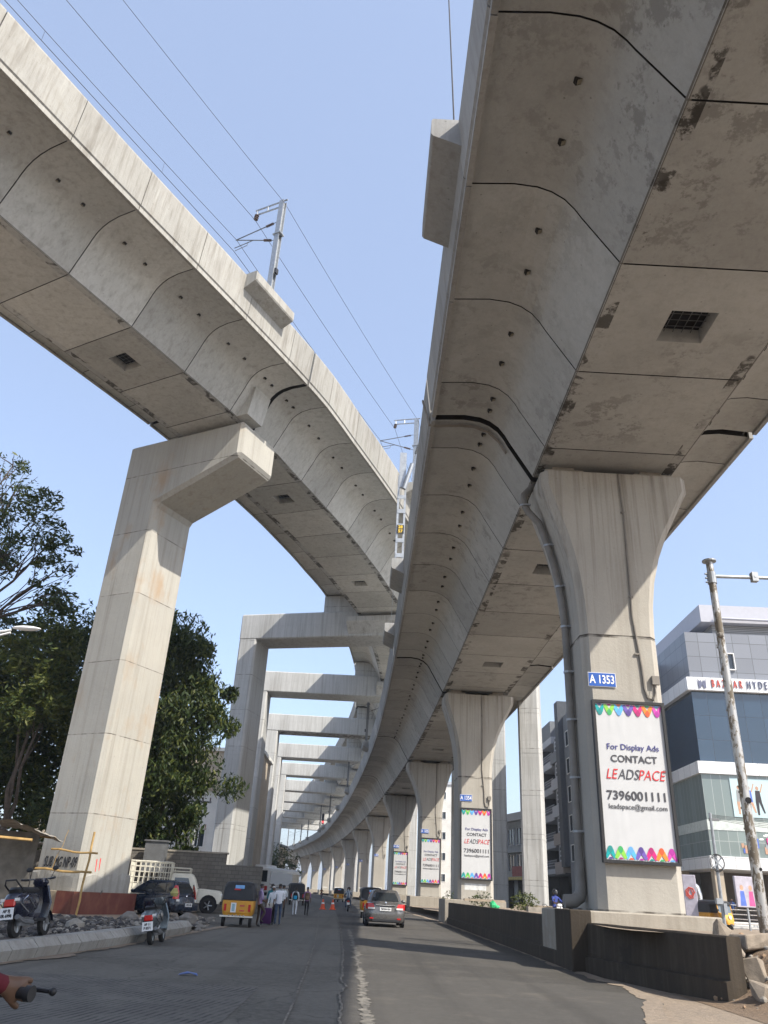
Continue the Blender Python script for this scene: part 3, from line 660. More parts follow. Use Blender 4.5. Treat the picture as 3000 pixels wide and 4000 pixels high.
        for updn in (1, -1):
            mb = MB(); cw = 2*W2/7; z0 = fr+H2-.02 if updn > 0 else fr+.02
            for q in range(7):
                cx = -W2+cw*(q+.5); D2 = -.1126
                def P(u, v, e=0): return (cx+u*cw, D2-e, z0-updn*v*cw*1.2)
                # a wide V pointing away from the board's edge, a drop at its tip, and a small cap between two neighbours
                V = [(-.62, .12), (-.34, -.0), (0, .42), (.34, -.0), (.62, .12), (.3, .72), (0, .98), (-.3, .72)]
                V = [(max(-.5, min(.5, u)) if q in (0, 6) else u, v) for u, v in V]
                mb.add([P(u, v, .0005*(q % 2)) for u, v in V], [(0, 1, 2, 7), (2, 3, 4, 5), (2, 5, 6), (2, 6, 7)], 2*q)
                dr = [P(0, .4, .002)]+[P(.25*math.cos(a), .74+.25*math.sin(a), .002) for a in [R(-40+260*k/9) for k in range(10)]]
                mb.add(dr, [tuple(range(len(dr)))], 2*q+1)
                cp = [P(-.26, -.0, .001), P(.26, -.0, .001), P(.1, .13, .001), P(-.1, .13, .001)]
                mb.add(cp, [(0, 1, 2, 3)], (2*q+7) % 14)
            o = mb.build('printed_border', mats, ad)
        for s, size, z, mt, sh, bd, sx in (('For Display Ads', .215, 2.86, M['txt_blue'], 0, .001, 1.02), ('CONTACT', .25, 2.55, M['txt_grey'], 0, .004, 1.02), ('7396001111', .31, 1.62, M['txt_grey'], 0, .005, 1.04), ('leadspace@gmail.com', .18, 1.35, M['txt_grey'], 0, 0, .96)):
            text(s, size, mt, ad, (.03, -.1135, z), sx=sx, bold=bd)
        for s, x, mt in (('LE', -.57, M['txt_red']), ('ADS', -.13, M['txt_grey']), ('PACE', .47, M['txt_red'])):
            text(s, .37, mt, ad, (x*1.02-.03, -.1135, 2.15), shear=.28, sx=.8, bold=-.001)
        text('®', .12, M['txt_grey'], ad, (.82, -.1135, 2.27))
# drain pipe on the nearest pier
t0, rz0, pos0, zb0 = piers[1353]
dp = thing('drain_pipe', 'grey drain pipe clamped to the left side of the nearest pier', 'drain pipe', pos0, rz0); dp.location.z = zb0
k = 13.82-zb0-13.8
def hx_at(z): return interp(HX, z)
hq = lambda z: .3*(hx_at(z)-.9)/1.22
pts = [(-2.0, .25, 14.0), (-2.36, .1, 13.55), (-2.4, 0, 13.2), (-2.26, 0, 12.9)]+[(-(hx_at(z)+.2+.15)+hq(z), 0, z) for z in (12.5, 12.1, 11.6, 11.1, 10.5, 9.9, 9.2, 8.4, 6, 4, 2.4)]
mb = MB(); mb.tube(pts, .115, 12); obj('pipe', mb, M['pipe'], dp, True)
mb = MB(); mb.tube([(-1.25, 0, 2.5), (-1.25, 0, 1.75), (-1.3, 0, 1.6), (-1.44, 0, 1.5), (-1.71, 0, 1.48)], [.13, .15, .17, .17, .165], 12); obj('elbow', mb, M['pipe'], dp, True)
for z in (13.1, 11.7, 10.3, 9.0, 7.6, 6.2, 4.6, 3.2):
    x = -(hx_at(z)+.35)+hq(z) if z < 12.6 else -2.4
    mb = MB(); mb.cyl((x-.0, 0, z-.03), (x, 0, z+.03), .135, 12); mb.box((x+.12, .0, z), (.18, .3, .05)); obj('pipe_clamp', mb, M['steel'], dp)
# ------------------------------------------------------------------ left-hand line on the tall pier and the portals
ZL = 24.3
PX = [(-11.3, 70), (-12.6, 91), (-13.8, 115.6), (-15.7, 140.5), (-16.9, 163.5), (-20.4, 190), (-22.4, 215), (-24.7, 240), (-27.2, 263), (-29.4, 284), (-32.4, 310)]
LP = [(-46, -22), (-25.1, 9.8), (-15.85, 26.0), (-9.6, 37.6), (-7.3, 43.1), (-4.75, 49.7), (-3.4, 53.7), (-1.46, 60.2), (.95, 70.6), (3.0, 92.6), (3.0, 117.2), (1.0, 142), (-1.7, 165), (-5.2, 191.7), (-9, 216.7), (-13.2, 241.7), (-17.6, 264.7), (-21.8, 285.7), (-27.5, 311.7), (-35, 338)]
LL = Line(LP, lambda x, y: ZL)
sj = [LL.s_of(*LP[3])-30.0]+[LL.s_of(*LP[3])]+[LL.s_of(*p) for p in LP[8:19]]
labs = ['newer box girder span crossing the upper left sky towards the tall L-shaped pier', 'newer viaduct span between the tall L-shaped pier and the nearest portal frame']
ords = ['nearest', 'second', 'third', 'fourth', 'fifth', 'sixth', 'seventh', 'eighth', 'ninth', 'tenth', 'eleventh']
for i in range(2, 12): labs.append('high viaduct span resting on the %s and %s portal frames' % (ords[i-2], ords[i-1]))
for i in range(12):
    lod = 0 if i < 3 else 1
    n = max(5, round((sj[i+1]-sj[i]-4.1)/3.72)+2)
    t = girder_span(LL, sj[i], sj[i+1], n, labs[i], 'spans of the high viaduct', M['conc_new'], M['parapet_new'], hatch=(2, 6) if lod == 0 else (), lod=lod, holes_seed=50+i, blocks=i < 2, gap=(.12 if i < 2 else 1.0, .12 if i < 1 else 1.0), web=True, ph=4.4)
    if i == 0: span0 = t
    if i == 1: span1 = t
tag(girder_span(LL, max(.5, sj[0]-30), sj[0], 9, 'high viaduct span left behind the viewer', 'spans of the high viaduct', M['conc_new'], M['parapet_new'], lod=1, holes_seed=99, web=True, ph=4.4))
# end diaphragm stub by the pier joint
p, d, r = LL.at(sj[1]); mb = MB()
pr = [(2.2, .02), (2.95, .02), (3.3, 1.7), (3.0, 1.62)]
mb.loft([LL.sec(sj[1]-1.5, pr), LL.sec(sj[1]-.14, pr)]); mb.build('end_diaphragm', M['conc_new'], span0)
# L-shaped pier
hd = R(27); n_ = Vector((math.sin(hd), math.cos(hd), 0)); r_ = Vector((math.cos(hd), -math.sin(hd), 0))
C0 = Vector((-12.45, 37.4, 0)); zb = zg(-12, 37)-.05
lp = thing('cantilever_pier', 'tall L-shaped concrete pier lettered SUB MG NP-09 at the left', 'pier', (C0.x, C0.y, zb), -hd)
poly = [(-2.78, .9), (0, .9), (0, 19.9), (5.25, 21.85), (5.25, 24.02), (-2.78, 24.02)]
mb = MB(); mb.prism([(a, b-zb) for a, b in poly], 'y', 0, 3.2); obj('pier_body', mb, M['pier_left'], lp, bevel=.2)
mb = MB(); mb.b2(-3.05, .22, -.28, 3.5, -.1, .92-zb+.0); obj('footing', mb, concrete('stained footing concrete', (.4, .34, .25), streak=.6, rust=.7), lp, bevel=.02)
t_ = NT('rusty red steel formwork'); f = t_.ramp(t_.noise(1.2, 7, .65), .35, .65); c = t_.mix(f, (.12, .032, .026), (.17, .06, .04)); f2 = t_.ramp(t_.noise(3, 6, .7, stretch=(1, 1, .3)), .5, .7); c = t_.mix(t_.math('MULTIPLY', f2, .5), c, (.28, .13, .07)); M['rust'] = t_.out(c, .75)
fm = thing('formwork_panel', 'rusty red steel formwork wrapped round the foot of the L-shaped pier', 'formwork', (C0.x, C0.y, zb), -hd)
mb = MB(); mb.b2(.24, .28, -.34, 3.55, -.1, .93-zb); obj('side_plate', mb, M['rust'], fm)
mb = MB(); mb.b2(-.75, .24, -.34, -.3, -.1, .93-zb); obj('front_plate', mb, M['rust'], fm)
for y in (1.2,): mb = MB(); mb.tube([(.3, y, .85-zb), (.34, y, .98-zb), (.3, y+.06, 1.03-zb), (.28, y+.1, .93-zb)], .015, 6); obj('lifting_eye', mb, M['steel_dark'], fm)
# mortar collar round the shaft foot, and the lettering
mb = MB(); random.seed(2)
rings = []
for z, k in ((.93, .06), (1.5, .05), (1.68, .012)):
    ring = []
    for (x0, y0), (x1, y1) in (((-2.78, 0), (0, 0)), ((0, 0), (0, 3.2)), ((0, 3.2), (-2.78, 3.2)), ((-2.78, 3.2), (-2.78, 0))):
        for q in range(12):
            x = x0+(x1-x0)*q/12; y = y0+(y1-y0)*q/12; ring.append((x+(k if x0 == x1 == 0 else (-k if x0 == x1 else 0)), y+(-k if y0 == y1 == 0 else (k if y0 == y1 else 0)), z-zb+(.12*random.uniform(-1, 1) if z > 1 else 0)))
    rings.append(ring)
mb.loft(rings, caps=False); obj('mortar_collar', mb, M['parapet_new'], lp)
text('SUB MG NP-09', .62, M['txt_black'], lp, (-1.25, -.012, 2.05-zb), shear=.1, sx=.5, ext=.006)
mb = MB()
for k, (x, z) in enumerate(((.0, 2.0), (.07, 2.05))): mb.add([(.004, .9+x*3, z-zb-.25), (.004, .94+x*3, z-zb-.25), (.004, .9+x*3+.02, z-zb+.25), (.004, .86+x*3, z-zb+.25)], [(0, 1, 2, 3)])
obj('red_paint_marks', mb, M['txt_red'], lp)
# portal frames
for i, (x, y) in enumerate(PX):
    s = sj[i+2]; p, d, r = LL.at(s)
    ang = [R(15), R(1), R(-1), R(-2), R(-4), R(-6), R(-8), R(-9), R(-10), R(-12), R(-14)][i]
    bx = Vector((math.cos(ang), -math.sin(ang), 0)); by = Vector((math.sin(ang), math.cos(ang), 0))
    zb = zg(x, y); T = 3.3; W = 1.75
    t = thing('portal_frame', '%s grey concrete portal frame carrying the high viaduct across the road' % ords[i], 'portal frame', (x, y, zb), -ang, 'portal frames over the road')
    if i == 0: xr = 24.0
    else:
        yr_ = y+0; xr = interp([(c[1], c[0]) for c in RC], y)+7.9-x
        xr = xr/math.cos(ang)
    h1 = 22.35-zb; h2 = 24.8-zb
    def col(x0, x1):
        m = MB(); c = .16
        def ring(z, e=0): return [(x0+c+e, e, z), (x1-c-e, e, z), (x1-e, c+e, z), (x1-e, T-c-e, z), (x1-c-e, T-e, z), (x0+c+e, T-e, z), (x0+e, T-c-e, z), (x0+e, c+e, z)]
        zz = [-.3]; z = 2.4
        R_ = [ring(-.3)]
        while z < h1-1:
            R_ += [ring(z), ring(z+.005, .015), ring(z+.03, .015), ring(z+.035)]; z += 3.2
        R_.append(ring(h1-.002)); return m.loft(R_)
    obj('column', col(-W, 0), M['portal'], t); obj('column', col(xr, xr+W), M['portal'], t)
    mb = MB(); mb.b2(-W, xr+W, .003, T-.003, h1, h2); obj('beam', mb, M['portal'], t, bevel=.1)
    # deck seat: local u of the line on this beam
    rel = p-Vector((x, y, 0)); u0 = rel.dot(bx)
    mb = MB(); prf = [(-.95, ZL-.35), (-.95, ZL-.8), (.0, ZL-1.75), (T, ZL-1.75), (T+.95, ZL-.8), (T+.95, ZL-.35)]
    mb.loft([[(uu, a, b-zb) for a, b in prf] for uu in (u0-2.75, u0+2.75)]); obj('corbel', mb, M['portal'], t, bevel=.03)
    mb = MB(); mb.b2(u0-5.4, u0+5.4, .35, T-.35, h2+.002, 26.5-zb); obj('upstand', mb, M['portal'], t, bevel=.05)

# ------------------------------------------------------------------ overhead line masts, wires, signals
def insul(mb, a, b, mi=1, n=5, r=.075):
    a = Vector(a); b = Vector(b); mb.cyl(a, b, .03, 8, mi)
    for k in range(n): c = a+(b-a)*(k+.5)/n; dd = (b-a).normalized()*.018; mb.cyl(c-dd, c+dd, r, 10, mi)
M['insul'] = plain('brown insulator', (.09, .06, .05), .3)
def mast(P, d, inward, label, h=6.7, lattice=False, name='catenary_mast', arm=True, dark=False):
    """inward: +1 when the track lies along +r"""
    rz = math.atan2(-d.x, d.y); t = thing(name, label, 'mast', P, rz, 'overhead line masts'); s = inward
    mb = MB(); mt = M['steel_dark'] if dark else M['steel']
    if lattice:
        for x in (-.2, .2): mb.b2(x-.06, x+.06, -.09, .09, 0, h-1.6)
        mb.b2(-.2, .2, -.12, .12, h-2.4, h)
        obj('column', mb, mt, t)
        for k in range(5): mb = MB(); mb.b2(-.24, .24, -.115, -.093, .7+k*.95, .95+k*.95); obj('batten_plate', mb, mt, t)
        mb = MB(); mb.tube([(.1, -.25, h-2.6), (.55, -.35, h-.9)], .13, 10); obj('tension_spring', mb, mt, t, True)
        mb = MB(); mb.tube([(.55, -.35, h-.9), (1.1, -.5, h+1.2)], .02, 5); insul(mb, (.72, -.39, h-.2), (.85, -.43, h+.3), 0); obj('tension_rod', mb, M['steel_dark'], t)
        mb = MB(); mb.b2(-.2, .2, -.14, -.117, 2.2, 2.75); pl = obj('number_plate', mb, M['black'], t)
        text('28', .26, M['yellow_txt'], pl, (0, -.143, 2.61), bold=.008); text('57', .26, M['yellow_txt'], pl, (0, -.143, 2.34), bold=.008)
        return t
    w = .15
    mb.b2(-w, w, -w, -w+.03, 0, h); mb.b2(-w, w, w-.03, w, 0, h); mb.b2(-.02, .02, -w+.03, w-.03, 0, h)
    mb.b2(-.22, .22, -.22, .22, 0, .04); obj('column', mb, mt, t)
    mb = MB(); mb.b2(-.25, .25, -.2, .2, h*.62, h*.62+.06); obj('clamp', mb, mt, t)
    mb = MB()
    mb.tube([(-.3*s, 0, h+.02), (1.85*s, 0, h+.12)], .05, 6); mb.tube([(.1*s, 0, h-.35), (1.75*s, 0, h-.25)], .05, 6); mb.tube([(1.0*s, 0, h-.3), (1.0*s, 0, h+.05)], .05, 6); mb.tube([(1.72*s, 0, h-.25), (1.72*s, 0, h+.1)], .04, 6)
    obj('top_bracket', mb, mt, t)
    mb = MB(); insul(mb, (1.72*s, 0, h-.25), (1.78*s, 0, h-.62), 0, 3, .13); obj('insulator', mb, M['insul'], t)
    if arm:
        e = Vector((2.95*s, 0, 5.05))
        for z, k in ((5.25, 0), (3.85, 1)):
            mb = MB(); a = Vector((.15*s, 0, z)); b = a+(e-a)*.1; c = a+(e-a)*.28; mb.tube([a, b], .02, 6); mb.tube([c, e], .032, 6); obj('cantilever_tube', mb, M['steel_dark'], t)
            mb = MB(); insul(mb, b, c, 0, 6); obj('insulator', mb, M['insul'], t)
        mb = MB(); q = Vector((.15*s, 0, 3.85)); f = q+(e-q)*.55; mb.tube([f, (2.95*s, 0, 4.45)], .025, 6); mb.tube([f+Vector((.35*s, 0, .02)), f+Vector((.4*s, 0, -.22)), (2.9*s, 0, 4.22)], .018, 6); obj('registration_arm', mb, M['steel_dark'], t)
    mb = MB(); mb.box((-.22*s, 0, 1.5), (.12, .22, .32)); obj('balise_box', mb, M['black'], t)
    return t
M['yellow_txt'] = plain('yellow lettering', (.75, .5, .03), .5)
def wire(name, pts, r, label, sag=0, group='wires of the overhead line'):
    mb = MB(); pp = []
    for a, b in zip(pts[:-1], pts[1:]):
        a = Vector(a); b = Vector(b)
        for k in range(8): u = k/8; pp.append(a+(b-a)*u+Vector((0, 0, -4*sag*u*(1-u))))
    pp.append(Vector(pts[-1])); mb.tube(pp, r, 5); return tag(mb.build(name, M['cable']), label, 'wire', group)
s1 = LL.s_of(-11.2, 32.5)
# station of the first mast: its foot stands near (-5.9, 29.7)
s1 = min((LL.S[i] for i in range(len(LL.S)) if LL.S[i] < sj[3]), key=lambda q: (LL.at(q)[0]+LL.at(q)[2]*6.05-Vector((-5.9, 30.0, ZL))).to_2d().length)
ms = [s1-26, s1, s1+21.5, s1+45]; feet = []
for k, s in enumerate(ms):
    par = span0 if k < 2 else span1
    P, d, r = ledge(par, LL, s, 1, 3.3, M['parapet_new'], .42); feet.append((P, d, r))
    mast(P, d, -1, ['catenary mast on the high viaduct behind the viewer', 'steel mast with bracket and insulators on the newer viaduct against the sky', 'second steel mast on the newer viaduct, half hidden by the nearer girder', 'mast on the newer viaduct just before the nearest portal frame'][k])
def off(k, u, z): P, d, r = feet[k]; return P-r*u+Vector((0, 0, z))
wire('overhead_wire', [off(k, 2.95, 4.2) for k in range(4)], .016, 'lowest contact wire running beside the newer viaduct parapet')
wire('overhead_wire', [off(k, 2.95, 5.1) for k in range(4)], .014, 'catenary wire just above the contact wire of the newer viaduct', .25)
wire('overhead_wire', [off(k, 1.78, 6.05) for k in range(4)], .014, 'feeder wire carried by the hanging insulator of the sky mast', .2)
wire('overhead_wire', [off(k, -.16, 6.45) for k in range(4)], .012, 'earth wire passing over the top of the sky mast, farthest right', .2)
for k in range(3):
    for q in (.22, .5, .78):
        a = off(k, 2.95, 4.2)*(1-q)+off(k+1, 2.95, 4.2)*q; b = off(k, 2.95, 5.1)*(1-q)+off(k+1, 2.95, 5.1)*q+Vector((0, 0, -q*(1-q)))
        mb = MB(); mb.tube([a, b], .007, 4); tag(mb.build('dropper', M['cable']), 'thin dropper between the two lower wires of the newer viaduct', 'wire', 'droppers between contact wire and catenary')
# right-hand line
def rspan(y):
    k = max(i for i in range(len(RC)-1) if RC[i][1] <= y); return right_spans[max(0, min(len(right_spans)-1, k-1))]
def rl(y, side=-1): s = LR.s_of_y(y); return ledge(rspan(y), LR, s, side, 3.2, M['parapet_old'])
P, d, r = rl(14.1)
tag(MB().tube([P+Vector((.1, -1.5, 0)), Vector((1.18, 14.56, 27)), Vector((1.45, 16, 35))], .02, 6).build('stay_wire', M['cable']), 'single taut stay wire rising from the nearest ledge of the old viaduct', 'wire')
P, d, r = rl(40.6); latt = mast(P, d, 1, 'pale lattice mast with plate 28 57 on a ledge of the old viaduct', 7.7, lattice=True); PL = P
P, d, r = rl(52.5)
tag(MB().tube([P+Vector((0, 0, 0)), PL+Vector((0, .3, 7.2))], .018, 5).build('stay_wire', M['steel']), 'thin stay wire anchored on the ledge behind the lattice mast', 'wire')
ords2 = ['nearest', 'second', 'third', 'fourth', 'fifth', 'sixth', 'seventh', 'farthest']
prevP = None
for k, y in enumerate([98.2, 142.3, 198.3, 231.3, 268.5, 291.5, 313.3, 332]):
    P, d, r = rl(y); m = mast(P, d, 1, '%s dark slim mast on the parapet of the old viaduct under the portal frames' % ords2[k], 7.6 if k < 7 else 8.5, dark=True)
for u, z, lab in ((2.95, 4.2, 'contact wire over the old viaduct under the portal frames'), (1.78, 7.0, 'feeder wire over the old viaduct under the portal frames')):
    pts = []
    for y in [70, 98.2, 142.3, 198.3, 231.3, 268.5, 291.5, 313.3, 332, 372]:
        p, d, r = LR.at(LR.s_of_y(y)); pts.append(p-r*(6.05-u)+Vector((0, 0, 4.02+z)))
    wire('overhead_wire', pts, .016, lab, .15)
# extra ledges seen far along, and the two red signals
for y in (170, 216): rl(y)
M['red_glow'] = emit('red signal glow', (1, .03, .03), 6)
P, d, r = rl(221.0); sg = thing('railway_signal', 'black railway signal showing red on the old viaduct parapet', 'signal', P, math.atan2(-d.x, d.y))
mb = MB(); mb.cyl((0, 0, 0), (0, 0, .6), .08); obj('post', mb, M['steel_dark'], sg)
mb = MB(); mb.b2(-.32, .32, -.2, .2, .6, 3.1); obj('housing', mb, M['black'], sg, bevel=.1)
mb = MB(); mb.box((0, -.215, 1.05), (.42, .02, .13)); mb.box((0, -.215, 1.05), (.13, .022, .42)); obj('lamp', mb, M['red_glow'], sg)
ts = thing('traffic_signal', 'slim roadside signal post showing red beside the coach', 'signal', (-10.4, 122, zg(-10, 122)))
mb = MB(); mb.cyl((0, 0, 0), (0, 0, 2.9), .07); obj('post', mb, M['steel_dark'], ts)
mb = MB(); mb.b2(-.3, .3, -.15, .15, 2.4, 3.5); obj('housing', mb, M['black'], ts, bevel=.08)
mb = MB(); mb.box((0, -.165, 3.05), (.42, .02, .14)); mb.box((0, -.165, 3.05), (.14, .022, .42)); obj('lamp', mb, M['red_glow'], ts)
# ------------------------------------------------------------------ trees and plants
def leaf_mat(name, c1, c2, c3):
    t = NT(name); f = t.ramp(t.noise(.9, 4, .6), .38, .62); g = t.ramp(t.noise(7, 2, .5), .35, .7)
    c = t.mix(f, c1, c2); c = t.mix(t.math('MULTIPLY', g, .55), c, c3)
    t.out(c, .55, 0, .3); tr = t.n('ShaderNodeBsdfTranslucent'); t.l(c, tr.inputs[0]); mx = t.n('ShaderNodeMixShader'); mx.inputs[0].default_value = .28
    t.l(t.b.outputs[0], mx.inputs[1]); t.l(tr.outputs[0], mx.inputs[2]); t.l(mx.outputs[0], t.t.nodes['Material Output'].inputs[0]); return t.mat
M['leaf_dark'] = leaf_mat('dark foliage', (.016, .034, .01), (.03, .052, .014), (.06, .085, .025))
M['leaf_light'] = leaf_mat('yellow green foliage', (.055, .085, .018), (.095, .115, .025), (.15, .15, .035))
M['bark'] = plain('brown bark', (.075, .058, .045), .95, 0, .3, 6, .6)
def leaves(mb, c, r, n, size, rnd, droop=.3, shell=.55):
    for _ in range(n):
        while True:
            v = Vector((rnd.uniform(-1, 1), rnd.uniform(-1, 1), rnd.uniform(-1, 1)))
            if .05 < v.length < 1: break
        v = v.normalized()*(shell+(1-shell)*rnd.random()**.7 if rnd.random() < .8 else rnd.random())
        k = 1+.28*noise.noise((v.x*2.3+c[0], v.y*2.3+c[1], v.z*2.3+c[2]))
        p = Vector((c[0]+v.x*r[0]*k, c[1]+v.y*r[1]*k, c[2]+v.z*r[2]*k))
        a = Vector((rnd.uniform(-1, 1), rnd.uniform(-1, 1), rnd.uniform(-.6, .6)-droop)).normalized(); b = a.cross(Vector((rnd.uniform(-1, 1), rnd.uniform(-1, 1), rnd.uniform(-1, 1)))).normalized()
        L = size*rnd.choice((.55, .8, 1., 1.25))*rnd.uniform(.75, 1.3); w = L*rnd.uniform(.22, .4)
        mb.add([p-a*L*.5, p+b*w*.5, p+a*L*.5, p-b*w*.5], [(0, 1, 2, 3)], 1 if rnd.random() < .26 else 0)
def tree(name, label, base, h_tr, blobs, n, size, mats, seed, group=None, lean=(0, 0), tr=.35, droop=.3, limb=.11, twig=0):
    rnd = random.Random(seed); t = thing(name, label, 'tree', (base[0], base[1], base[2]), 0, group)
    mb = MB(); B = Vector(base)
    top = Vector((lean[0], lean[1], h_tr))
    def bend(a, b, k, r0, r1, n_=5):
        pts = []
        for q in range(n_+1):
            u = q/n_; p = a*(1-u)+b*u; w = math.sin(math.pi*u)*k*(b-a).length
            pts.append(p+Vector((noise.noise((a.x+u*3, b.y, 1))*w, noise.noise((a.y+u*3, b.x, 4))*w, w*.35)))
        mb.tube(pts, [r0+(r1-r0)*q/n_ for q in range(n_+1)], 7); return pts
    bend(Vector((0, 0, -.3)), top, .1, tr, tr*.6)
    mb.tube([(0, 0, -.3), (0, 0, .4)], [tr*1.6, tr], 8)
    for c, r, w in blobs:
        cl = Vector(c)-B
        pts = bend(top*rnd.uniform(.75, 1.), cl, .18, limb, limb*.3)
        for q in range(4+twig):
            a = pts[rnd.randrange(2, 6)]; e = cl+Vector((rnd.uniform(-.8, .8)*r[0], rnd.uniform(-.8, .8)*r[1], rnd.uniform(-.6, .85)*r[2])); bend(a, e, .2, limb*.35, .012, 4)
    mb.build('trunk', M['bark'], t, True)
    mb = MB(); tot = sum(b[1][0]*b[1][2]*b[2] for b in blobs)
    for c, r, w in blobs:
        cl = Vector(c)-B; m = int(n*r[0]*r[2]*w/tot)
        # break each mass into uneven clumps
        k = max(3, int(6*(r[0]*r[2])**.35*w+2))
        for q in range(k):
            v = Vector((rnd.gauss(0, .55), rnd.gauss(0, .55), rnd.gauss(0, .5)))
            s = rnd.uniform(.28, .55); leaves(mb, (cl.x+v.x*r[0], cl.y+v.y*r[1], cl.z+v.z*r[2]), (r[0]*s, r[1]*s, r[2]*s*.85), int(m*.75/k), size, rnd, droop, .35)
        leaves(mb, cl, r, int(m*.25), size, rnd, droop, .6)
    mb.build('crown', mats, t); return t
LD = [M['leaf_dark'], M['leaf_light']]; LL_ = [M['leaf_light'], M['leaf_dark']]
tree('shade_tree', 'dense dark green tree mass at the left edge behind the bamboo shack', (-19.5, 48, 0), 5, [((-21, 47, 12), (4.5, 4, 4), 1), ((-18, 47, 10), (3.5, 3, 4.5), 1), ((-21.5, 46, 7), (4, 3.5, 4), 1), ((-17.6, 47, 6), (3.2, 3, 3.2), 1), ((-24, 47, 10), (4, 4, 5), 1), ((-19, 48, 15), (3, 3, 2.5), .8)], 46000, .42, LD, 1, 'trees behind the left pier', tr=.5)
tree('shade_tree', 'yellowish green bushy tree just left of the tall L-shaped pier', (-18.2, 42, 0), 4, [((-17.9, 42, 12.6), (1.7, 1.8, 2.0), 1), ((-17.2, 42, 10.3), (1.5, 1.6, 1.9), 1), ((-18.7, 42, 9.6), (1.5, 1.6, 1.8), 1)], 11000, .32, LL_, 2, 'trees behind the left pier', tr=.25)
tree('shade_tree', 'tall dark tree with hanging foliage between the L-shaped pier and the nearest portal', (-13.6, 52, 0), 5.2, [((-13.6, 52, 16.2), (2.4, 2.4, 2.4), 1), ((-12.4, 52, 13.5), (2.2, 2.5, 2.6), 1), ((-11.7, 52, 10.8), (2.3, 2.5, 2.4), 1), ((-12.2, 52, 8.2), (2.6, 2.5, 2.2), 1), ((-14, 52, 9), (2.4, 2.5, 4), 1), ((-13.6, 52, 6.2), (2.2, 2, 1.5), .8), ((-14.6, 51.5, 4.2), (2.6, 1.2, 1.4), 1), ((-12.2, 52.4, 4.6), (2.0, 1.5, 1.3), .9)], 54000, .36, LD, 3, 'trees behind the left pier', lean=(.6, 0), tr=.42, droop=.8)
tree('airy_tree', 'tall open tree with bare twigs and small leaves against the sky at upper left', (-25.5, 42, 0), 14, [((-21.2, 42, 20.3), (1.9, 1.8, 1.6), .85), ((-19.6, 42, 19.2), (1.5, 1.5, 1.1), .8), ((-19.0, 42, 17.3), (1.3, 1.3, 1.0), .6), ((-22.6, 42, 22.6), (1.6, 1.6, 1.1), .5), ((-22.4, 42, 18.0), (1.6, 1.6, 1.3), .75), ((-23.2, 42, 24.2), (1.2, 1.2, 1.0), .25), ((-18.4, 42, 15.6), (1.0, 1.0, .7), .35), ((-23.5, 42, 15.2), (1.8, 1.6, 1.4), .7)], 5200, .34, LD, 4, 'trees behind the left pier', lean=(1.6, 0), tr=.32, limb=.12, twig=5)
tree('far_tree', 'small green tree far down the road behind the coach', (-16.6, 160, .5), 2.5, [((-16.6, 160, 6.0), (3.6, 3, 3), 1), ((-14.8, 160, 4.2), (2.4, 2, 2.2), 1), ((-18.5, 160, 4), (2.6, 2, 2.4), 1)], 4000, .5, LD, 5, tr=.3)
for i, (x, y, n, lab) in enumerate([(8.0, 42.5, 500, 'dusty flowering bush on the median left of the helmeted rider'), (7.0, 50.3, 300, 'low green shrub at the foot of the pier with sign A 1354'), (6.4, 62, 300, 'dark green shrub on the median between the piers A 1354 and A 1355')]):
    rnd = random.Random(60+i); t = thing('median_shrub', lab, 'shrub', (x, y, 1.0), 0, 'shrubs on the median'); mb = MB(); mb.tube([(0, 0, -.1), (.02, 0, .35)], [.05, .02], 5)
    for q in range(7): mb.tube([(0, 0, .1), (rnd.uniform(-.5, .5), rnd.uniform(-.3, .3), rnd.uniform(.4, .8))], [.02, .006], 4)
    mb.build('stem', M['bark'], t); mb = MB(); leaves(mb, (0, 0, .45), (.75, .5, .5), n, .17, rnd); mb.build('foliage', LL_ if i == 0 else LD, t)

# ------------------------------------------------------------------ left side: block wall, shack, bamboo, white building, poles
t = NT('grey block wall'); br = t.n('ShaderNodeTexBrick'); br.inputs['Scale'].default_value = 1; br.inputs['Brick Width'].default_value = .42; br.inputs['Row Height'].default_value = .21; br.inputs['Mortar Size'].default_value = .014
br.inputs['Color1'].default_value = (.2, .185, .16, 1); br.inputs['Color2'].default_value = (.15, .14, .125, 1); br.inputs['Mortar'].default_value = (.09, .085, .08, 1)
m = t.n('ShaderNodeMapping'); m.inputs['Rotation'].default_value = (R(90), 0, 0); t.l(t.co.outputs['Object'], m.inputs[0]); t.l(m.outputs[0], br.inputs['Vector'])
c = t.mix(t.math('MULTIPLY', t.ramp(t.noise(1.3, 7, .7), .4, .65), .5), br.outputs['Color'], (.1, .09, .08)); t.bump(br.outputs['Fac'], -.4, .01); M['block_wall'] = t.out(c, .95)
w = thing('compound_wall', 'grey concrete block wall behind the hatchback and pickup', 'wall', (-25, 50.2, 0), R(-1)); mb = MB(); mb.b2(0, 16.8, 0, .25, 0, 3.15); mb.b2(16.8, 19, 0, .25, 0, 2.6); obj('blockwork', mb, M['block_wall'], w)
mb = MB(); mb.b2(-.1, 16.9, -.05, .3, 3.15, 3.25); obj('coping', mb, M['plinth'], w)
M['bamboo'] = plain('bamboo', (.42, .27, .1), .6, 0, .25, 5); M['tarp'] = plain('grey tarpaulin', (.2, .19, .17), .9, 0, .35, 2, .3); M['sheetroof'] = plain('weathered roof sheet', (.28, .26, .23), .8, 0, .3, 3)
sh = thing('bamboo_shack', 'ragged roadside shack with sagging sheet roof and bamboo poles left of the pier', 'shack', (-14.55, 33.6, 0), R(8))
vs = []; fs = []; nx, ny = 44, 10
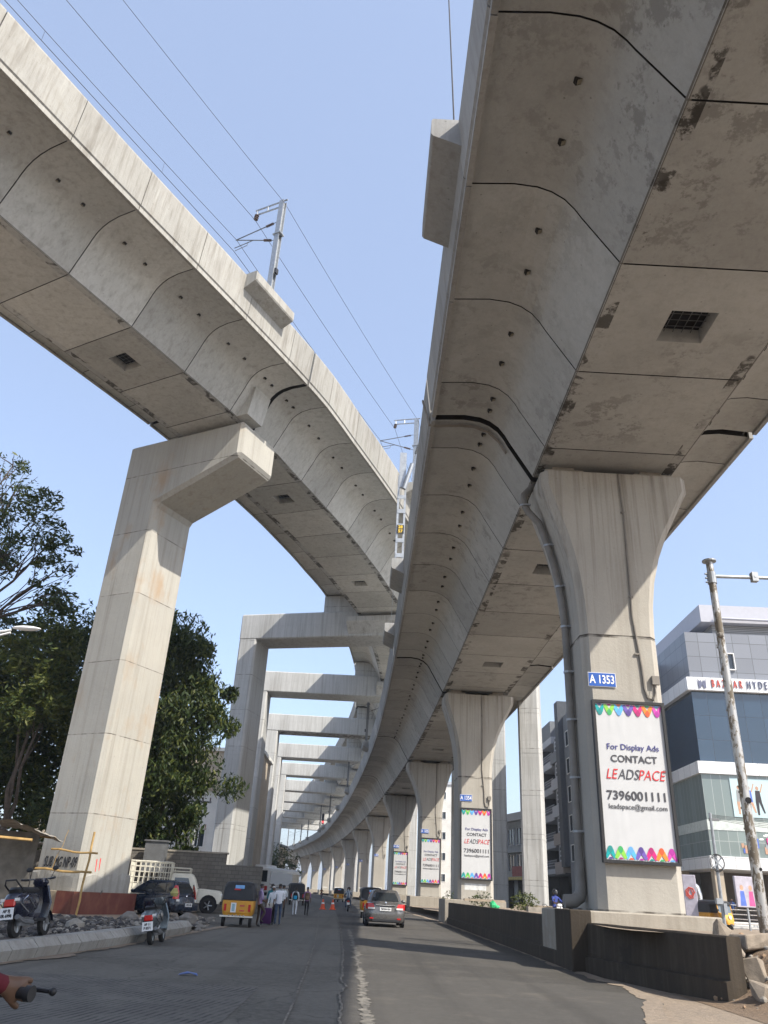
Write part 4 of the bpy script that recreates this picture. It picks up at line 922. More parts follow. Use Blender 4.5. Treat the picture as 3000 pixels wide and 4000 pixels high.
for j in range(ny+1):
    for i in range(nx+1):
        u = i/nx; v = j/ny; x = -6.5+8.3*u; y = -1.6+4.4*v
        z = 3.95-.95*u*u-.12*v+.045*math.sin(i*1.7)+.12*noise.noise((x*.8, y*.8, 3))+(.1*noise.noise((x*3, 0, 7)) if j == 0 else 0)
        vs.append((x, y+.1*noise.noise((x*2, y, 0)), z))
for j in range(ny):
    for i in range(nx): k = j*(nx+1)+i; fs.append((k, k+1, k+nx+2, k+nx+1))
mb = MB().add(vs, fs); mb.add([(x, y, z-.03) for x, y, z in vs], [f[::-1] for f in fs]); obj('roof_sheet', mb, M['sheetroof'], sh)
for k, (a, b, r) in enumerate([((-6.5, -1.6, 2.95), (1.55, -1.5, 2.62), .055), ((-6.5, 2.6, 3.6), (1.5, 2.6, 2.9), .05), ((-3.8, -1.55, -.1), (-3.6, -1.5, 3.55), .05), ((-1.0, -1.5, -.1), (-.7, -1.45, 3.3), .055), ((-1.6, 2.5, 0), (-1.4, 2.5, 3.3), .06), ((-6.2, -1.5, 1.3), (.2, -1.5, 1.2), .045), ((-6.2, -1.5, .45), (-.3, -1.5, .5), .05)]):
    mb = MB(); a = Vector(a); b = Vector(b); mb.tube([a+(b-a)*q/6+Vector((0, 0, .05*math.sin(q*1.4))) for q in range(7)], r, 7); obj('bamboo_pole', mb, M['bamboo'] if k not in (2, 3, 4) else M['bark'], sh, True)
vs = []; fs = []
for j in range(13):
    for i in range(41): x = -6.4+7.4*i/40; vs.append((x, 2.0+.16*math.sin(i*.9)*(1-.3*j/12)+.1*noise.noise((x, j*.3, 0)), .1+3.0*j/12))
for j in range(12):
    for i in range(40): k = j*41+i; fs.append((k, k+1, k+42, k+41))
mb = MB().add(vs, fs); obj('tarpaulin_wall', mb, M['tarp'], sh, True)
mb = MB()
for q in range(9): mb.box((-5.6+.5*q, 1.2, .35+.02*(q % 3)), (.14, 2.0, .5+.1*(q % 2)), 0, rz=.3, rx=.2)
obj('stacked_timber', mb, M['bark'], sh)
bf = thing('bamboo_scaffold', 'light bamboo ladder frame standing before the lettered face of the L-shaped pier', 'bamboo scaffold', (-11.35, 34.4, .1), R(-20))
for a, b, r in (((.12, 0, 0), (.28, -.05, 3.05), .045), ((-1.7, -.05, 2.37), (.62, -.05, 2.25), .04), ((-2.3, -.05, 1.62), (.5, -.05, 1.55), .045), ((-1.55, -.02, 1.5), (-1.05, -.02, 3.1), .012)):
    mb = MB(); a = Vector(a); b = Vector(b); mb.tube([a+(b-a)*q/6+Vector((.03*math.sin(q*2), 0, .03*math.sin(q*1.4))) for q in range(7)], r, 7); obj('bamboo_pole', mb, M['bamboo'], bf, True)
M['wwall'] = plain('whitewashed wall', (.68, .67, .63), .9, 0, .12, .5); M['beige_wall'] = plain('beige wall', (.42, .36, .28), .9, 0, .2, .5)
def window(parent, x0, x1, y, z0, z1, depth=.12, frame=None, pane=None, bars=1, name='window'):
    fr = .07; mb = MB(); mb.b2(x0, x0+fr, y-depth*.4, y+.02, z0, z1); mb.b2(x1-fr, x1, y-depth*.4, y+.02, z0, z1); mb.b2(x0+fr, x1-fr, y-depth*.4, y+.02, z0, z0+fr); mb.b2(x0+fr, x1-fr, y-depth*.4, y+.02, z1-fr, z1)
    for k in range(bars): xm = x0+(x1-x0)*(k+1)/(bars+1); mb.b2(xm-.03, xm+.03, y-depth*.3, y+.02, z0+fr, z1-fr)
    o = obj(name, mb, frame or M['white'], parent); mb = MB(); mb.b2(x0+fr, x1-fr, y-.004, y+.015, z0+fr, z1-fr); obj('pane', mb, pane or M['bglass'], o); return o
M['bglass'] = glass('window glass', (.03, .04, .05), .08, .8)
wb = thing('white_building', 'white plastered building glimpsed between the trees and the nearest portal column', 'building', (-24, 78, 0), R(-2)); mb = MB(); mb.b2(0, 10.4, 0, 9, 0, 9.6); obj('wall', mb, M['wwall'], wb)
mb = MB(); mb.b2(-.3, 10.7, -.3, 9.3, 9.6, 10.1); obj('roof', mb, M['beige_wall'], wb)
for z in (1.2, 4.6): 
    for x in (5.0, 7.8): window(wb, x, x+1.2, -.02, z, z+1.6)
wb2 = thing('beige_building', 'taller beige block behind the white plastered building', 'building', (-22, 96, 0), 0); mb = MB(); mb.b2(0, 9, 0, 9, 0, 16); obj('wall', mb, M['beige_wall'], wb2); mb = MB(); mb.b2(-.3, 9.3, -.3, 9.3, 16, 16.4); obj('roof', mb, M['wwall'], wb2)
for z in (4, 8, 12): window(wb2, 6, 7.5, -.02, z, z+1.5)
up_ = thing('power_pole', 'grey power pole with cross arms and a transformer box above the block wall', 'power pole', (-13.6, 66, 0), 0)
mb = MB(); mb.cyl((0, 0, 0), (0, 0, 9), .14, 8, 0, .1); obj('pole', mb, M['steel'], up_)
for z, w_ in ((8.6, 1.1), (7.4, 1.0), (5.4, .9)):
    mb = MB(); mb.b2(-w_, w_, -.06, .06, z, z+.12); obj('cross_arm', mb, M['steel_dark'], up_)
    for x in (-w_+.1, 0.3, w_-.1): mb = MB(); mb.cyl((x, 0, z+.12), (x, 0, z+.4), .05, 7); obj('insulator', mb, M['insul'], up_)
mb = MB(); mb.b2(-1.2, -.2, -.5, .5, 3.4, 4.9)
for k in range(5): mb.b2(-1.1+.18*k, -1.06+.18*k, -.6, -.5, 3.5, 4.7)
obj('transformer', mb, M['steel_dark'], up_)
mb = MB(); mb.tube([(-.7, 0, 5), (-.3, 0, 6.5), (0.1, 0, 7.5)], .02, 4); mb.tube([(.5, 0, 3), (.45, 0, 6), (.3, 0, 8.6)], .02, 4); obj('drop_cable', mb, M['cable'], up_)
sw = thing('switch_box', 'dark electrical cabinet on a stand in front of the block wall', 'electrical cabinet', (-12.2, 49.2, .1), 0); mb = MB(); mb.b2(-.6, .6, -.3, .3, 1.9, 3.5); mb.b2(-.68, .68, -.38, .38, 3.5, 3.58); obj('cabinet', mb, M['steel_dark'], sw)
for x in (-.5, .5): mb = MB(); mb.b2(x-.05, x+.05, -.05, .05, 0, 1.9); obj('leg', mb, M['steel_dark'], sw)
sl = thing('street_lamp', 'white curved street lamp arm reaching in from the left edge', 'street lamp', (-19.5, 30.5, 0), 0)
mb = MB(); mb.cyl((0, 0, 0), (0, 0, 9.5), .09, 8); obj('pole', mb, M['steel'], sl)
for dz in (0, -.28):
    mb = MB(); mb.tube([(0, 0, 9.3+dz), (1.5, 0, 9.6+dz), (3.2, 0, 10.05+dz), (4.6, 0, 10.35+dz*.4)], .045, 7); obj('arm', mb, M['white'], sl, True)
mb = MB(); mb.sphere((5.2, 0, 10.45), (.6, .16, .1), 0, 10, 6); obj('lamp_head', mb, M['white'], sl, True)
# ------------------------------------------------------------------ right side buildings
def paneled(name, c, w, h, gap, lc, rough=.4, metal=0., var=.1, spec=.5):
    t = NT(name); g = t.n('ShaderNodeTexBrick'); g.offset = 0; g.inputs['Scale'].default_value = 1; g.inputs['Brick Width'].default_value = w; g.inputs['Row Height'].default_value = h; g.inputs['Mortar Size'].default_value = gap
    for i, k in (('Color1', 1-var), ('Color2', 1+var)): g.inputs[i].default_value = (*mul(c, k), 1)
    g.inputs['Mortar'].default_value = (*lc, 1)
    s = t.sep(); cb = t.n('ShaderNodeCombineXYZ'); t.l(t.math('ADD', s[0], s[1]), cb.inputs[0]); t.l(s[2], cb.inputs[1]); t.l(cb.outputs[0], g.inputs['Vector'])
    t.bump(t.noise(.35, 2), .03, .1)
    return t.out(g.outputs['Color'], rough, metal, spec)
M['acp_grey'] = paneled('grey metal cladding', (.2, .215, .245), 1.5, 1.32, .025, (.09, .1, .11))
M['acp_white'] = paneled('white metal cladding', (.78, .79, .8), 1.45, 5, .02, (.3, .3, .3), .35)
M['blue_glass'] = paneled('blue curtain glass', (.025, .05, .085), 1.5, 2.0, .018, (.015, .02, .03), .06, 0, .12, 1.)
M['green_glass'] = paneled('pale shop glass', (.2, .25, .24), 0.75, 6.2, .022, (.35, .38, .36), .06, 0, .2, 1.)
M['lilac'] = plain('pale lilac render', (.46, .47, .52), .8, 0, .04); M['louvre'] = paneled('grey louvres', (.35, .35, .35), 40, .16, .03, (.12, .12, .12), .7)
mall = thing('mall_building', 'modern corner shop building with grey cladding, blue glass and white sign bands', 'building', (27, 65, .35), R(-2))
def face2(x0, x1, z0, z1, y0, y1, mat, name, bevel=0):
    mb = MB(); mb.b2(x0, x1, y0, y1, z0, z1); return obj(name, mb, mat, mall, bevel=bevel)
Z = [0, 4.2, 5.1, 11.25, 12.2, 18.05, 19.15, 23.3]
face2(2.0, 30, 0, 4.2, 6, 40, plain('dim shop interior', (.12, .1, .085), .8, 0, .4, .4), 'ground_floor_wall')
for k, (x, y) in enumerate([(.4, .4), (6, .4), (12, .4), (18, .4), (.4, 8), (.4, 16), (.4, 26)]): face2(x-.35, x+.35, 0, 4.2, y-.35, y+.35, M['beige_wall'], 'column')
face2(-.25, 30, 4.2, 5.1, -.25, 40, M['acp_white'], 'sign_band'); face2(0, 30, 5.1, 11.25, 0, 40, M['green_glass'], 'shop_glazing')
face2(-.25, 30, 11.25, 12.2, -.25, 40, M['acp_white'], 'sign_band'); face2(.12, 30, 12.2, 18.05, .12, 40, M['blue_glass'], 'curtain_wall')
face2(-.3, 30, 18.05, 19.15, -.3, 40, M['acp_white'], 'sign_band'); face2(.2, 30, 19.15, 23.3, .2, 40, M['acp_grey'], 'cladding')
face2(3.2, 29, 23.3, 24.5, 1.4, 38, M['louvre'], 'roof_storey'); face2(2.0, 30, 24.5, 26.1, .6, 39, M['lilac'], 'roof_parapet')
mb = MB(); mb.tube([(3.2, .35, 24.95), (3.5, .3, 24.75), (30, .3, 24.62)], .12, 8); obj('roof_pipe', mb, M['lilac'], mall, True)
mb = MB(); mb.cyl((14, 3, 26.1), (14, 3, 26.9), .6, 14); mb.cyl((14, 3, 26.9), (14, 3, 27.05), .7, 14); obj('roof_vent', mb, M['white'], mall, True)
window(mall, 3.25, 4.2, .18, 20.0, 21.5, .5, bars=0); window(mall, 9.5, 10.5, .18, 20.0, 21.5, .5, bars=0)
mb = MB(); y0, y1, z0, z1 = 8.5, 10.3, 19.5, 21.6
for a in ((y0, y0+.15, z0, z1), (y1-.15, y1, z0, z1), (y0+.15, y1-.15, z0, z0+.15), (y0+.15, y1-.15, z1-.15, z1)): mb.b2(-.06, .21, a[0], a[1], a[2], a[3])
o = obj('window', mb, M['white'], mall); mb = MB(); mb.b2(.17, .196, y0+.15, y1-.15, z0+.15, z1-.15); obj('pane', mb, M['bglass'], o)
M['sign_red'] = plain('red sign letters', (.6, .1, .07), .4); M['sign_grey'] = plain('blue grey sign letters', (.12, .13, .2), .4); M['sign_blue'] = plain('pale blue sign letters', (.12, .22, .5), .4)
text('BAZAAR', .92, M['sign_red'], mall, (1.75, -.35, 18.62), align='LEFT', sx=.5, ext=.04, space=1.75); text('HYDERABAD', .92, M['sign_grey'], mall, (4.75, -.35, 18.62), align='LEFT', sx=.5, ext=.04, space=1.75)
mb = MB()
for sx in (-1, 1): mb.add([(.95+.32*sx, -.36, 18.2), (.95+.34*sx, -.36, 19.05), (.95+.2*sx, -.36, 18.75), (.95+.1*sx, -.36, 18.95), (.95, -.36, 18.5), (.95+.14*sx, -.36, 18.2)], [(0, 1, 2, 5), (5, 2, 3, 4)])
obj('emblem', mb, M['sign_grey'], mall)
text('LES', .95, M['sign_grey'], mall, (-.36, 11.2, 18.5), rz=R(-90), sx=1.2, ext=.05)
mb = MB()
for q in range(7): mb.tube([(-.34, 8.9-.35*q, 18.9+.1*(q % 2)), (-.34, 8.7-.35*q, 19.05), (-.34, 8.6-.35*q, 18.88)], .035, 5)
obj('red_script', mb, M['sign_red'], mall)
text('BAD', .9, M['sign_blue'], mall, (-.31, 9.6, 4.62), rz=R(-90), sx=1.1, ext=.04)
# posters behind the glass, slab edges, lights and racks inside
pb = plain('pale poster', (.5, .66, .68), .5, 0, .06, .4); pr_ = plain('crimson poster', (.45, .02, .045), .5, 0, .08)
mb = MB(); mb.b2(2.2, 5.9, -.06, -.02, 8.05, 11.0); o = obj('fashion_poster', mb, pb, mall)
mb = MB(); cols = [plain('blue dress print', (.08, .15, .5), .6), plain('dark trousers print', (.03, .03, .04), .6), plain('pink dress print', (.55, .08, .25), .6), plain('skin tone print', (.5, .3, .2), .6), plain('grey suit print', (.3, .32, .33), .6)]
for x, c in ((2.8, 4), (3.6, 0), (4.3, 1), (5.4, 2)):
    mb.add([(x-.25, -.068, 9.2), (x+.25, -.068, 9.2), (x+.18, -.068, 10.1), (x-.18, -.068, 10.1)], [(0, 1, 2, 3)], c); mb.add([(x-.2, -.068, 8.25), (x-.05, -.068, 8.25), (x+.0, -.068, 9.2), (x-.25, -.068, 9.2)], [(0, 1, 2, 3)], c if c == 1 else 3)
    mb.add([(x+.3, -.068, 8.4), (x+.42, -.068, 8.4), (x+.25, -.068, 9.2), (x+.02, -.068, 9.2)], [(0, 1, 2, 3)], c if c == 1 else 3)
    mb.add([(x+.13*math.cos(a*.7), -.068, 10.28+.16*math.sin(a*.7)) for a in range(9)], [tuple(range(9))], 3); mb.add([(x+.18, -.067, 10.0), (x+.26, -.067, 9.95), (x+.5, -.067, 10.6), (x+.43, -.067, 10.65)], [(0, 1, 2, 3)], 3)
obj('printed_figures', mb, cols, o)
mb = MB(); mb.b2(6.0, 10.5, -.07, -.03, 8.1, 10.7); o = obj('crimson_poster', mb, pr_, mall)
mb = MB()
for q in range(3): mb.tube([(7.6+.5*math.cos(a*.45+q), -.08, 9.9-.7*q*.6+.45*math.sin(a*.45+q)) for a in range(8)], .05, 5)
obj('script_ornament', mb, M['txt_white'], o)
face2(-.03, 30, 7.0, 7.75, -.04, 40, plain('pale slab band', (.55, .6, .57), .5), 'slab_band')
random.seed(77)
for k in range(40): x = random.uniform(2.5, 13); z = random.choice((5.5, 5.9, 6.2)); obj('hanging_garment', MB().b2(x-.1, x+.1, -.022-.001*k, -.016, z-.1, z+random.uniform(.2, .6)), cols[random.randrange(5)], mall)
mb = MB()
for k in range(26): x = random.uniform(2, 22); z = random.uniform(6.4, 6.9); mb.b2(x-.13, x+.13, -.024, -.018, z-.035, z+.035)
obj('ceiling_lights', mb, emit('shop lights', (1, .97, .9), 1.2), mall)
mb = MB()
for z in (5.5, 6.2): mb.b2(4.5, 16, -.1, -.04, z, z+.07)
obj('window_rail', mb, M['chrome'], mall)
# steps, railings, sign boards and people in front of the shop
st = thing('entrance_steps', 'pale entrance steps with steel railings in front of the corner shop', 'steps', (26.1, 61.5, .35), 0)
for k in range(4): mb = MB(); mb.b2(0, 9, .3*k, 3.3, .15*k+.002*k, .15*(k+1)); obj('step', mb, M['wwall'], st)
for x in (.1, 3.2):
    mb = MB()
    for z in (.5, .8, 1.1, 1.4, 1.7): mb.tube([(x, -.1, z), (x+2.9, -.1, z)], .03, 6)
    for xx in (x, x+1.45, x+2.9): mb.tube([(xx, -.1, 0), (xx, -.1, 1.75)], .04, 6)
    obj('railing', mb, M['chrome'], st, True)
for (x, y, h_, lab, cc) in ((21.9, 57, 3.3, 'tall narrow light box with red lettering left of the auto-rickshaw by the shop', 0), (25.85, 57.5, 2.2, 'square advertising light box on a post by the shop railing', 1)):
    b_ = thing('light_box_sign', lab, 'sign', (x, y, .38), R(-18 if cc == 0 else 10), 'light box signs by the shop'); mb = MB()
    if cc == 0:
        mb.b2(-.42, .42, -.1, .1, .3, h_); obj('box', mb, plain_once('lit panel', (.42, .4, .46), .4), b_, bevel=.03); mb = MB(); [mb.tube([(.3*math.cos(a*.9+q)*(1-.25*q), -.11, 2.2+.35*math.sin(a*.9+q)*(1-.25*q)) for a in range(7)], .035, 5) for q in range(3)]; obj('red_emblem', mb, M['sign_red'], b_); mb = MB(); mb.b2(-.5, -.4, -.05, .05, 0, .3); mb.b2(.4, .5, -.05, .05, 0, .3); obj('foot', mb, M['steel_dark'], b_)
    else:
        mb.b2(-.75, .75, -.1, .1, 1.5, 3.4); obj('box', mb, plain_once('lit panel', (.42, .4, .46), .4), b_, bevel=.03); mb = MB(); mb.b2(-.05, .05, -.05, .05, 0, 1.5); obj('post', mb, M['steel'], b_)
        mb = MB()
        for xx, c_ in ((-.3, 0), (.35, 2)): mb.add([(xx-.22, -.104, 1.6), (xx+.22, -.104, 1.6), (xx+.14, -.104, 2.5), (xx-.14, -.104, 2.5)], [(0, 1, 2, 3)], c_); mb.add([(xx+.14*math.cos(a*.7), -.104, 2.7+.17*math.sin(a*.7)) for a in range(9)], [tuple(range(9))], 3)
        obj('printed_figures', mb, cols, b_)
du = thing('duct_pipe', 'shiny bent metal duct rising beside the tall light box', 'duct', (23.0, 58.3, .38)); mb = MB(); mb.tube([(0, 0, 0), (0, 0, 2.1), (-.15, 0, 2.6), (-.6, 0, 2.95), (-1.2, 0, 3.05)], .22, 10); obj('duct', mb, M['chrome'], du, True)
# utility pole with a coil of cable
p_ = thing('telecom_pole', 'slim grey cable pole with a coiled ring of cable in front of the shop', 'cable pole', (21.0, 50, .38)); mb = MB(); mb.cyl((0, 0, 0), (0, 0, 6.55), .11, 8, 0, .09); obj('pole', mb, M['steel'], p_)
mb = MB(); mb.tube([(.42*math.cos(a*.4), -.13, 3.75+.48*math.sin(a*.4)) for a in range(17)], .028, 6); mb.tube([(.37*math.cos(a*.4+1), -.2, 3.75+.42*math.sin(a*.4+1)) for a in range(17)], .022, 6); obj('cable_coil', mb, M['cable'], p_)
mb = MB(); mb.box((0, -.15, 3.75), (.08, .04, .95), 0, ry=.75); mb.box((0, -.17, 3.75), (.08, .04, .95), 0, ry=-.75); obj('coil_cross', mb, M['steel'], p_)
mb = MB(); mb.box((-.2, -.1, 1.7), (.35, .25, .3)); mb.box((.12, -.1, 1.3), (.2, .2, .6)); obj('junction_box', mb, M['steel'], p_)
mb = MB(); mb.b2(-.1, .5, -.08, .08, 6.1, 6.25); obj('cable_bracket', mb, M['steel_dark'], p_)
for k in range(5): wire('telecom_cable', [(21.1, 50, 6.45+.38-.06*k), (40, 50+2*k-4, 6.9+.3*k)], .014, 'black cables strung right from the slim cable pole', .5+.1*k, 'cables from the cable pole')
# bare silver lamp post
bp = thing('silver_post', 'bare dented silver post with a flange top and side arm on the earth bank', 'post', (11.2, 24, 0)); t = NT('flaking silver paint'); f = t.ramp(t.noise(1., 7, .72, stretch=(4, 4, 1.6)), .49, .53); c = t.mix(f, (.46, .46, .45), (.2, .175, .14)); t.bump(f, -.4, .01); M['flake'] = t.out(c, t.ramp(f, 0, 1, .35, .9), 0)
t.b.inputs['Metallic'].default_value = .45
mb = MB(); mb.cyl((0, 0, .2), (0, 0, 12.15), .155, 16, 0, .115); obj('pole', mb, M['flake'], bp, True)
mb = MB(); mb.cyl((0, 0, 12.15), (0, 0, 12.2), .23, 16); mb.cyl((0, 0, 11.35), (0, 0, 11.75), .15, 14)
for z in (11.4, 11.55, 11.7): mb.box((-.15, 0, z), (.12, .08, .04))
obj('flange', mb, M['steel'], bp)
mb = MB(); mb.tube([(.1, 0, 11.62), (4.2, 0, 11.72)], .06, 8); obj('arm', mb, M['steel'], bp, True)
mb = MB(); mb.box((1.45, -.02, 11.66), (.2, .2, .32)); mb.cyl((1.45, -.13, 11.66), (1.45, -.11, 11.66), .05); obj('arm_clamp', mb, M['steel'], bp); mb = MB(); mb.b2(2.0, 2.9, -.15, .15, 11.25, 11.6); obj('camera_box', mb, M['steel_dark'], bp, bevel=.04)
mb = MB(); random.seed(12); 
for k in range(22): a = random.uniform(2.6, 4.8); z = random.uniform(.8, 10); mb.box((.15*math.cos(a), .15*math.sin(a), z), (.03, .05, .05), 0, rz=a)
rock(mb, (-.08, -.16, 9.5), .13); obj('cement_lumps', mb, RM[0], bp); obj('hole', MB().cyl((.02, -.16, 4.45), (.02, -.1, 4.45), .09, 12), M['void'], bp); obj('hole', MB().cyl((.07, -.15, 2.6), (.07, -.1, 2.6), .045, 10), M['void'], bp)
# grey office block with balconies
M['off_grey'] = plain('grey blue render', (.2, .215, .235), .8, 0, .06); M['off_dark'] = plain('slate render', (.075, .085, .1), .75, 0, .08); M['off_white'] = plain('pale grey render', (.47, .49, .53), .8, 0, .05); M['off_beige'] = plain('pinkish beige render', (.36, .315, .29), .8, 0, .06)
ob = thing('office_block', 'tall grey office block with dark balconies and fins right of the tall bare column', 'building', (20.6, 97.5, .35), R(-90))
# local x runs towards the viewer, local y points away from the street
def ofc(x0, x1, y0, y1, z0, z1, mat, name, bevel=0): mb = MB(); mb.b2(x0, x1, y0, y1, z0, z1); return obj(name, mb, mat, ob, bevel=bevel)
ofc(.05, 24, 2.2, 14, .0, 20.2, M['off_grey'], 'wall'); ofc(0, 1.5, -.15, 2.2, 0, 20.3, M['off_dark'], 'fin'); ofc(10.9, 12.4, -.35, 2.2, 4.6, 21.3, M['off_dark'], 'fin'); ofc(12.4, 24, .2, 2.2, 0, 19.6, M['off_grey'], 'wall'); ofc(7.0, 24, 3, 14, 20.2, 22.6, M['off_grey'], 'roof_storey')
fl = [4.6, 7.4, 10.2, 13.0, 15.8, 18.4]
ofc(1.5, 7.0, 0, 2.2, 18.4, 20.2, M['off_grey'], 'parapet_wall')
for k, z in enumerate(fl):
    ofc(1.5, 7.2, 0, 2.2, z-.75 if k else z-.5, z, M['off_white'], 'balcony_slab')
    if k < 5:
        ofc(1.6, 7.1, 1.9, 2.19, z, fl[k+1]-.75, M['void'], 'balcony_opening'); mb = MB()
        for x in range(12): mb.b2(1.6+.48*x, 1.63+.48*x, .04, .07, z, z+.85)
        for q in (.3, .55, .82): mb.b2(1.55, 7.1, .035, .075, z+q, z+q+.05)
        obj('balcony_railing', mb, M['off_white'], ob)
        ofc(7.2, 10.88, -.2, 2.2, z-.6, z+.55, [M['off_beige'], M['off_beige'], M['off_white'], M['off_white'], M['off_grey']][k], 'panel'); ofc(7.25, 8.8, .25, 2.2, z+.55, fl[k+1]-.6, M['off_dark'], 'recess')
        o = ofc(8.8, 10.85, -.05, 2.2, z+.55, fl[k+1]-.6, M['off_white'], 'window_panel'); 
        for q in range(3): mb = MB(); mb.b2(9.2, 10.4, -.075, -.055, z+.75+.45*q, z+1.05+.45*q); obj('window_print', mb, M['off_grey'] if q % 2 else M['off_dark'], o)
    if k < 5: window(ob, 13.2, 15.8, .18, z+.4, z+2.0); window(ob, 17.2, 19.8, .18, z+.4, z+2.0)
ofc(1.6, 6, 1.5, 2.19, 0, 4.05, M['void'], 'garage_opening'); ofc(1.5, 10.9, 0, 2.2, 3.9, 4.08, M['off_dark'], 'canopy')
mb = MB(); 
for q in range(16): mb.b2(4+.4*q, 4.03+.4*q, -.3, -.27, 0, 1.5)
for z in (.3, .9, 1.45): mb.b2(4, 10.4, -.31, -.26, z, z+.05)
obj('gate_railing', mb, M['off_white'], ob)
# old two-storey shop house
oh = thing('shop_house', 'old grey two storey shop house with shuttered windows beyond the tall bare column', 'building', (17.0, 112, .4), R(-77)); o_ = lambda x0, x1, y0, y1, z0, z1, mat, name: obj(name, MB().b2(x0, x1, y0, y1, z0, z1), mat, oh)
old = plain('grey washed render', (.33, .35, .37), .85, 0, .15, .8)
o_(0, 16, .2, 10, 0, 10.3, old, 'wall'); o_(-.4, 16.4, -.5, 10.3, 10.3, 11.2, M['off_white'], 'roof_parapet'); o_(-.2, 16, -.6, .2, 6.6, 6.8, old, 'ledge'); o_(-.2, 16, -1.4, .2, 3.5, 3.8, plain('yellow fascia', (.5, .4, .14), .7, 0, .2), 'fascia')
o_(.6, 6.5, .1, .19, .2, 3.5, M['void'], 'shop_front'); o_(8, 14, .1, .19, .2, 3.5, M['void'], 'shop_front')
for z in (4.5, 7.5):
    for x in (.6, 2.9, 5.2, 8, 10.4): window(oh, x, x+1.9, .16, z, z+2.0, .3, M['off_white'], M['bglass'], 1)
o = o_(8.2, 11.5, -.75, -.65, 3.9, 5.0, plain('maroon board', (.25, .05, .05), .6), 'shop_sign'); mb = MB()
for x, z in ((1.2, 2.6), (2.6, 2.7), (4.4, 2.6)): mb.sphere((x, -.3, z), (.3, .2, .3), 0, 8, 6)
obj('hanging_goods', mb, plain('blue goods', (.05, .14, .4), .5), oh); o_(2, 4.5, -.9, -.2, .2, 1.1, M['off_grey'], 'counter')
fw_ = thing('far_white_block', 'pale high block seen in the gap right of the pier with sign A 1355', 'building', (14.5, 175, .6), R(-4)); mb = MB(); mb.b2(0, 11, 0, 12, 0, 23); obj('wall', mb, M['wwall'], fw_); mb = MB(); mb.b2(-.3, 11.3, -.3, 12.3, 23, 23.6); obj('roof', mb, M['off_white'], fw_)
for z in (4, 8, 12, 16, 20):
    for x in (.8, 3.6, 6.6): window(fw_, x, x+1.4, -.02, z, z+1.5)
for k, (x, y, w, d_, h_, lab, mt) in enumerate([(-48, 120, 16, 14, 11, 'low cream building far left behind the dark trees', M['beige_wall']), (-62, 205, 20, 16, 15, 'distant pale block beyond the coach', M['wwall']), (-34, 235, 10, 12, 12, 'distant cream house past the end of the portal row', M['beige_wall']), (28, 135, 16, 20, 14, 'distant pale block behind the office block', M['off_white']), (20, 225, 18, 16, 17, 'distant beige block behind the shop house', M['beige_wall']), (62, 110, 26, 22, 15, 'plain grey block far right behind the corner shop', M['off_white']), (-78, 90, 26, 24, 12, 'far left cream block hidden by the trees', M['beige_wall']), (-90, 330, 40, 20, 16, 'hazy pale block at the far end of the road', M['wwall'])]):
    b_ = thing('distant_building', lab, 'building', (x, y, zg(x, y)-.2), R(-4), 'distant buildings'); mb = MB(); mb.b2(0, w, 0, d_, 0, h_); obj('wall', mb, mt, b_); mb = MB(); mb.b2(-.3, w+.3, -.3, d_+.3, h_, h_+.5); obj('roof', mb, M['off_grey'], b_)
    for z in range(2, int(h_)-2, 3):
        for q in range(int(w/3.2)): window(b_, 1+3.1*q, 2.4+3.1*q, -.02, z, z+1.4)
# ------------------------------------------------------------------ vehicles
def paint(name, c, metal=0., rough=.28): return plain(name, c, rough, metal, .07, 1.5, coat=.6)
M['rim'] = plain('wheel rim', (.35, .36, .37), .35, .7)
def wheel(parent, c, r, w, rim=True, axis='x', spokes=5):
    ax = Vector((1, 0, 0)) if axis == 'x' else Vector((0, 1, 0)); c = Vector(c); mb = MB()
    prof = [(-.5, .62), (-.5, .88), (-.38, 1.0), (.38, 1.0), (.5, .88), (.5, .62)]
    u, v = Vector((0, 1, 0)) if axis == 'x' else Vector((1, 0, 0)), Vector((0, 0, 1))
    n = 18; rings = [[c+ax*a*w+(u*math.cos(2*math.pi*k/n)+v*math.sin(2*math.pi*k/n))*r*b for k in range(n)] for a, b in prof]
    mb.loft(rings, 0, False); o = obj('tyre', mb, M['rubber'], parent, True)
    mb = MB()
    mb.loft([[c+ax*a*w+(u*math.cos(2*math.pi*k/n)+v*math.sin(2*math.pi*k/n))*r*b for k in range(n)] for a, b in ((-.4, .63), (.4, .63))])
    for sgn in (-1, 1):
        for k in range(spokes):
            q = 2*math.pi*k/spokes; mb.tube([c+ax*sgn*w*.42, c+ax*sgn*w*.42+(u*math.cos(q)+v*math.sin(q))*r*.6], r*.09, 5)
    obj('rim', mb, M['rim'] if rim else M['steel_dark'], o); return o
def plate(parent, c, w, h, s, ny, mat=None, ts=.1, sx=.8):
    mb = MB(); mb.box(c, (w, .02, h)); o = obj('number_plate', mb, mat or M['white'], parent)
    for i, q in enumerate(s.split('\n')):
        k = len(s.split('\n')); text(q, ts, M['txt_black'], o, (c[0], c[1]+ny*.014, c[2]+(k-1-2*i)*ts*.55), rz=0 if ny < 0 else math.pi, sx=sx, bold=.003)
    return o
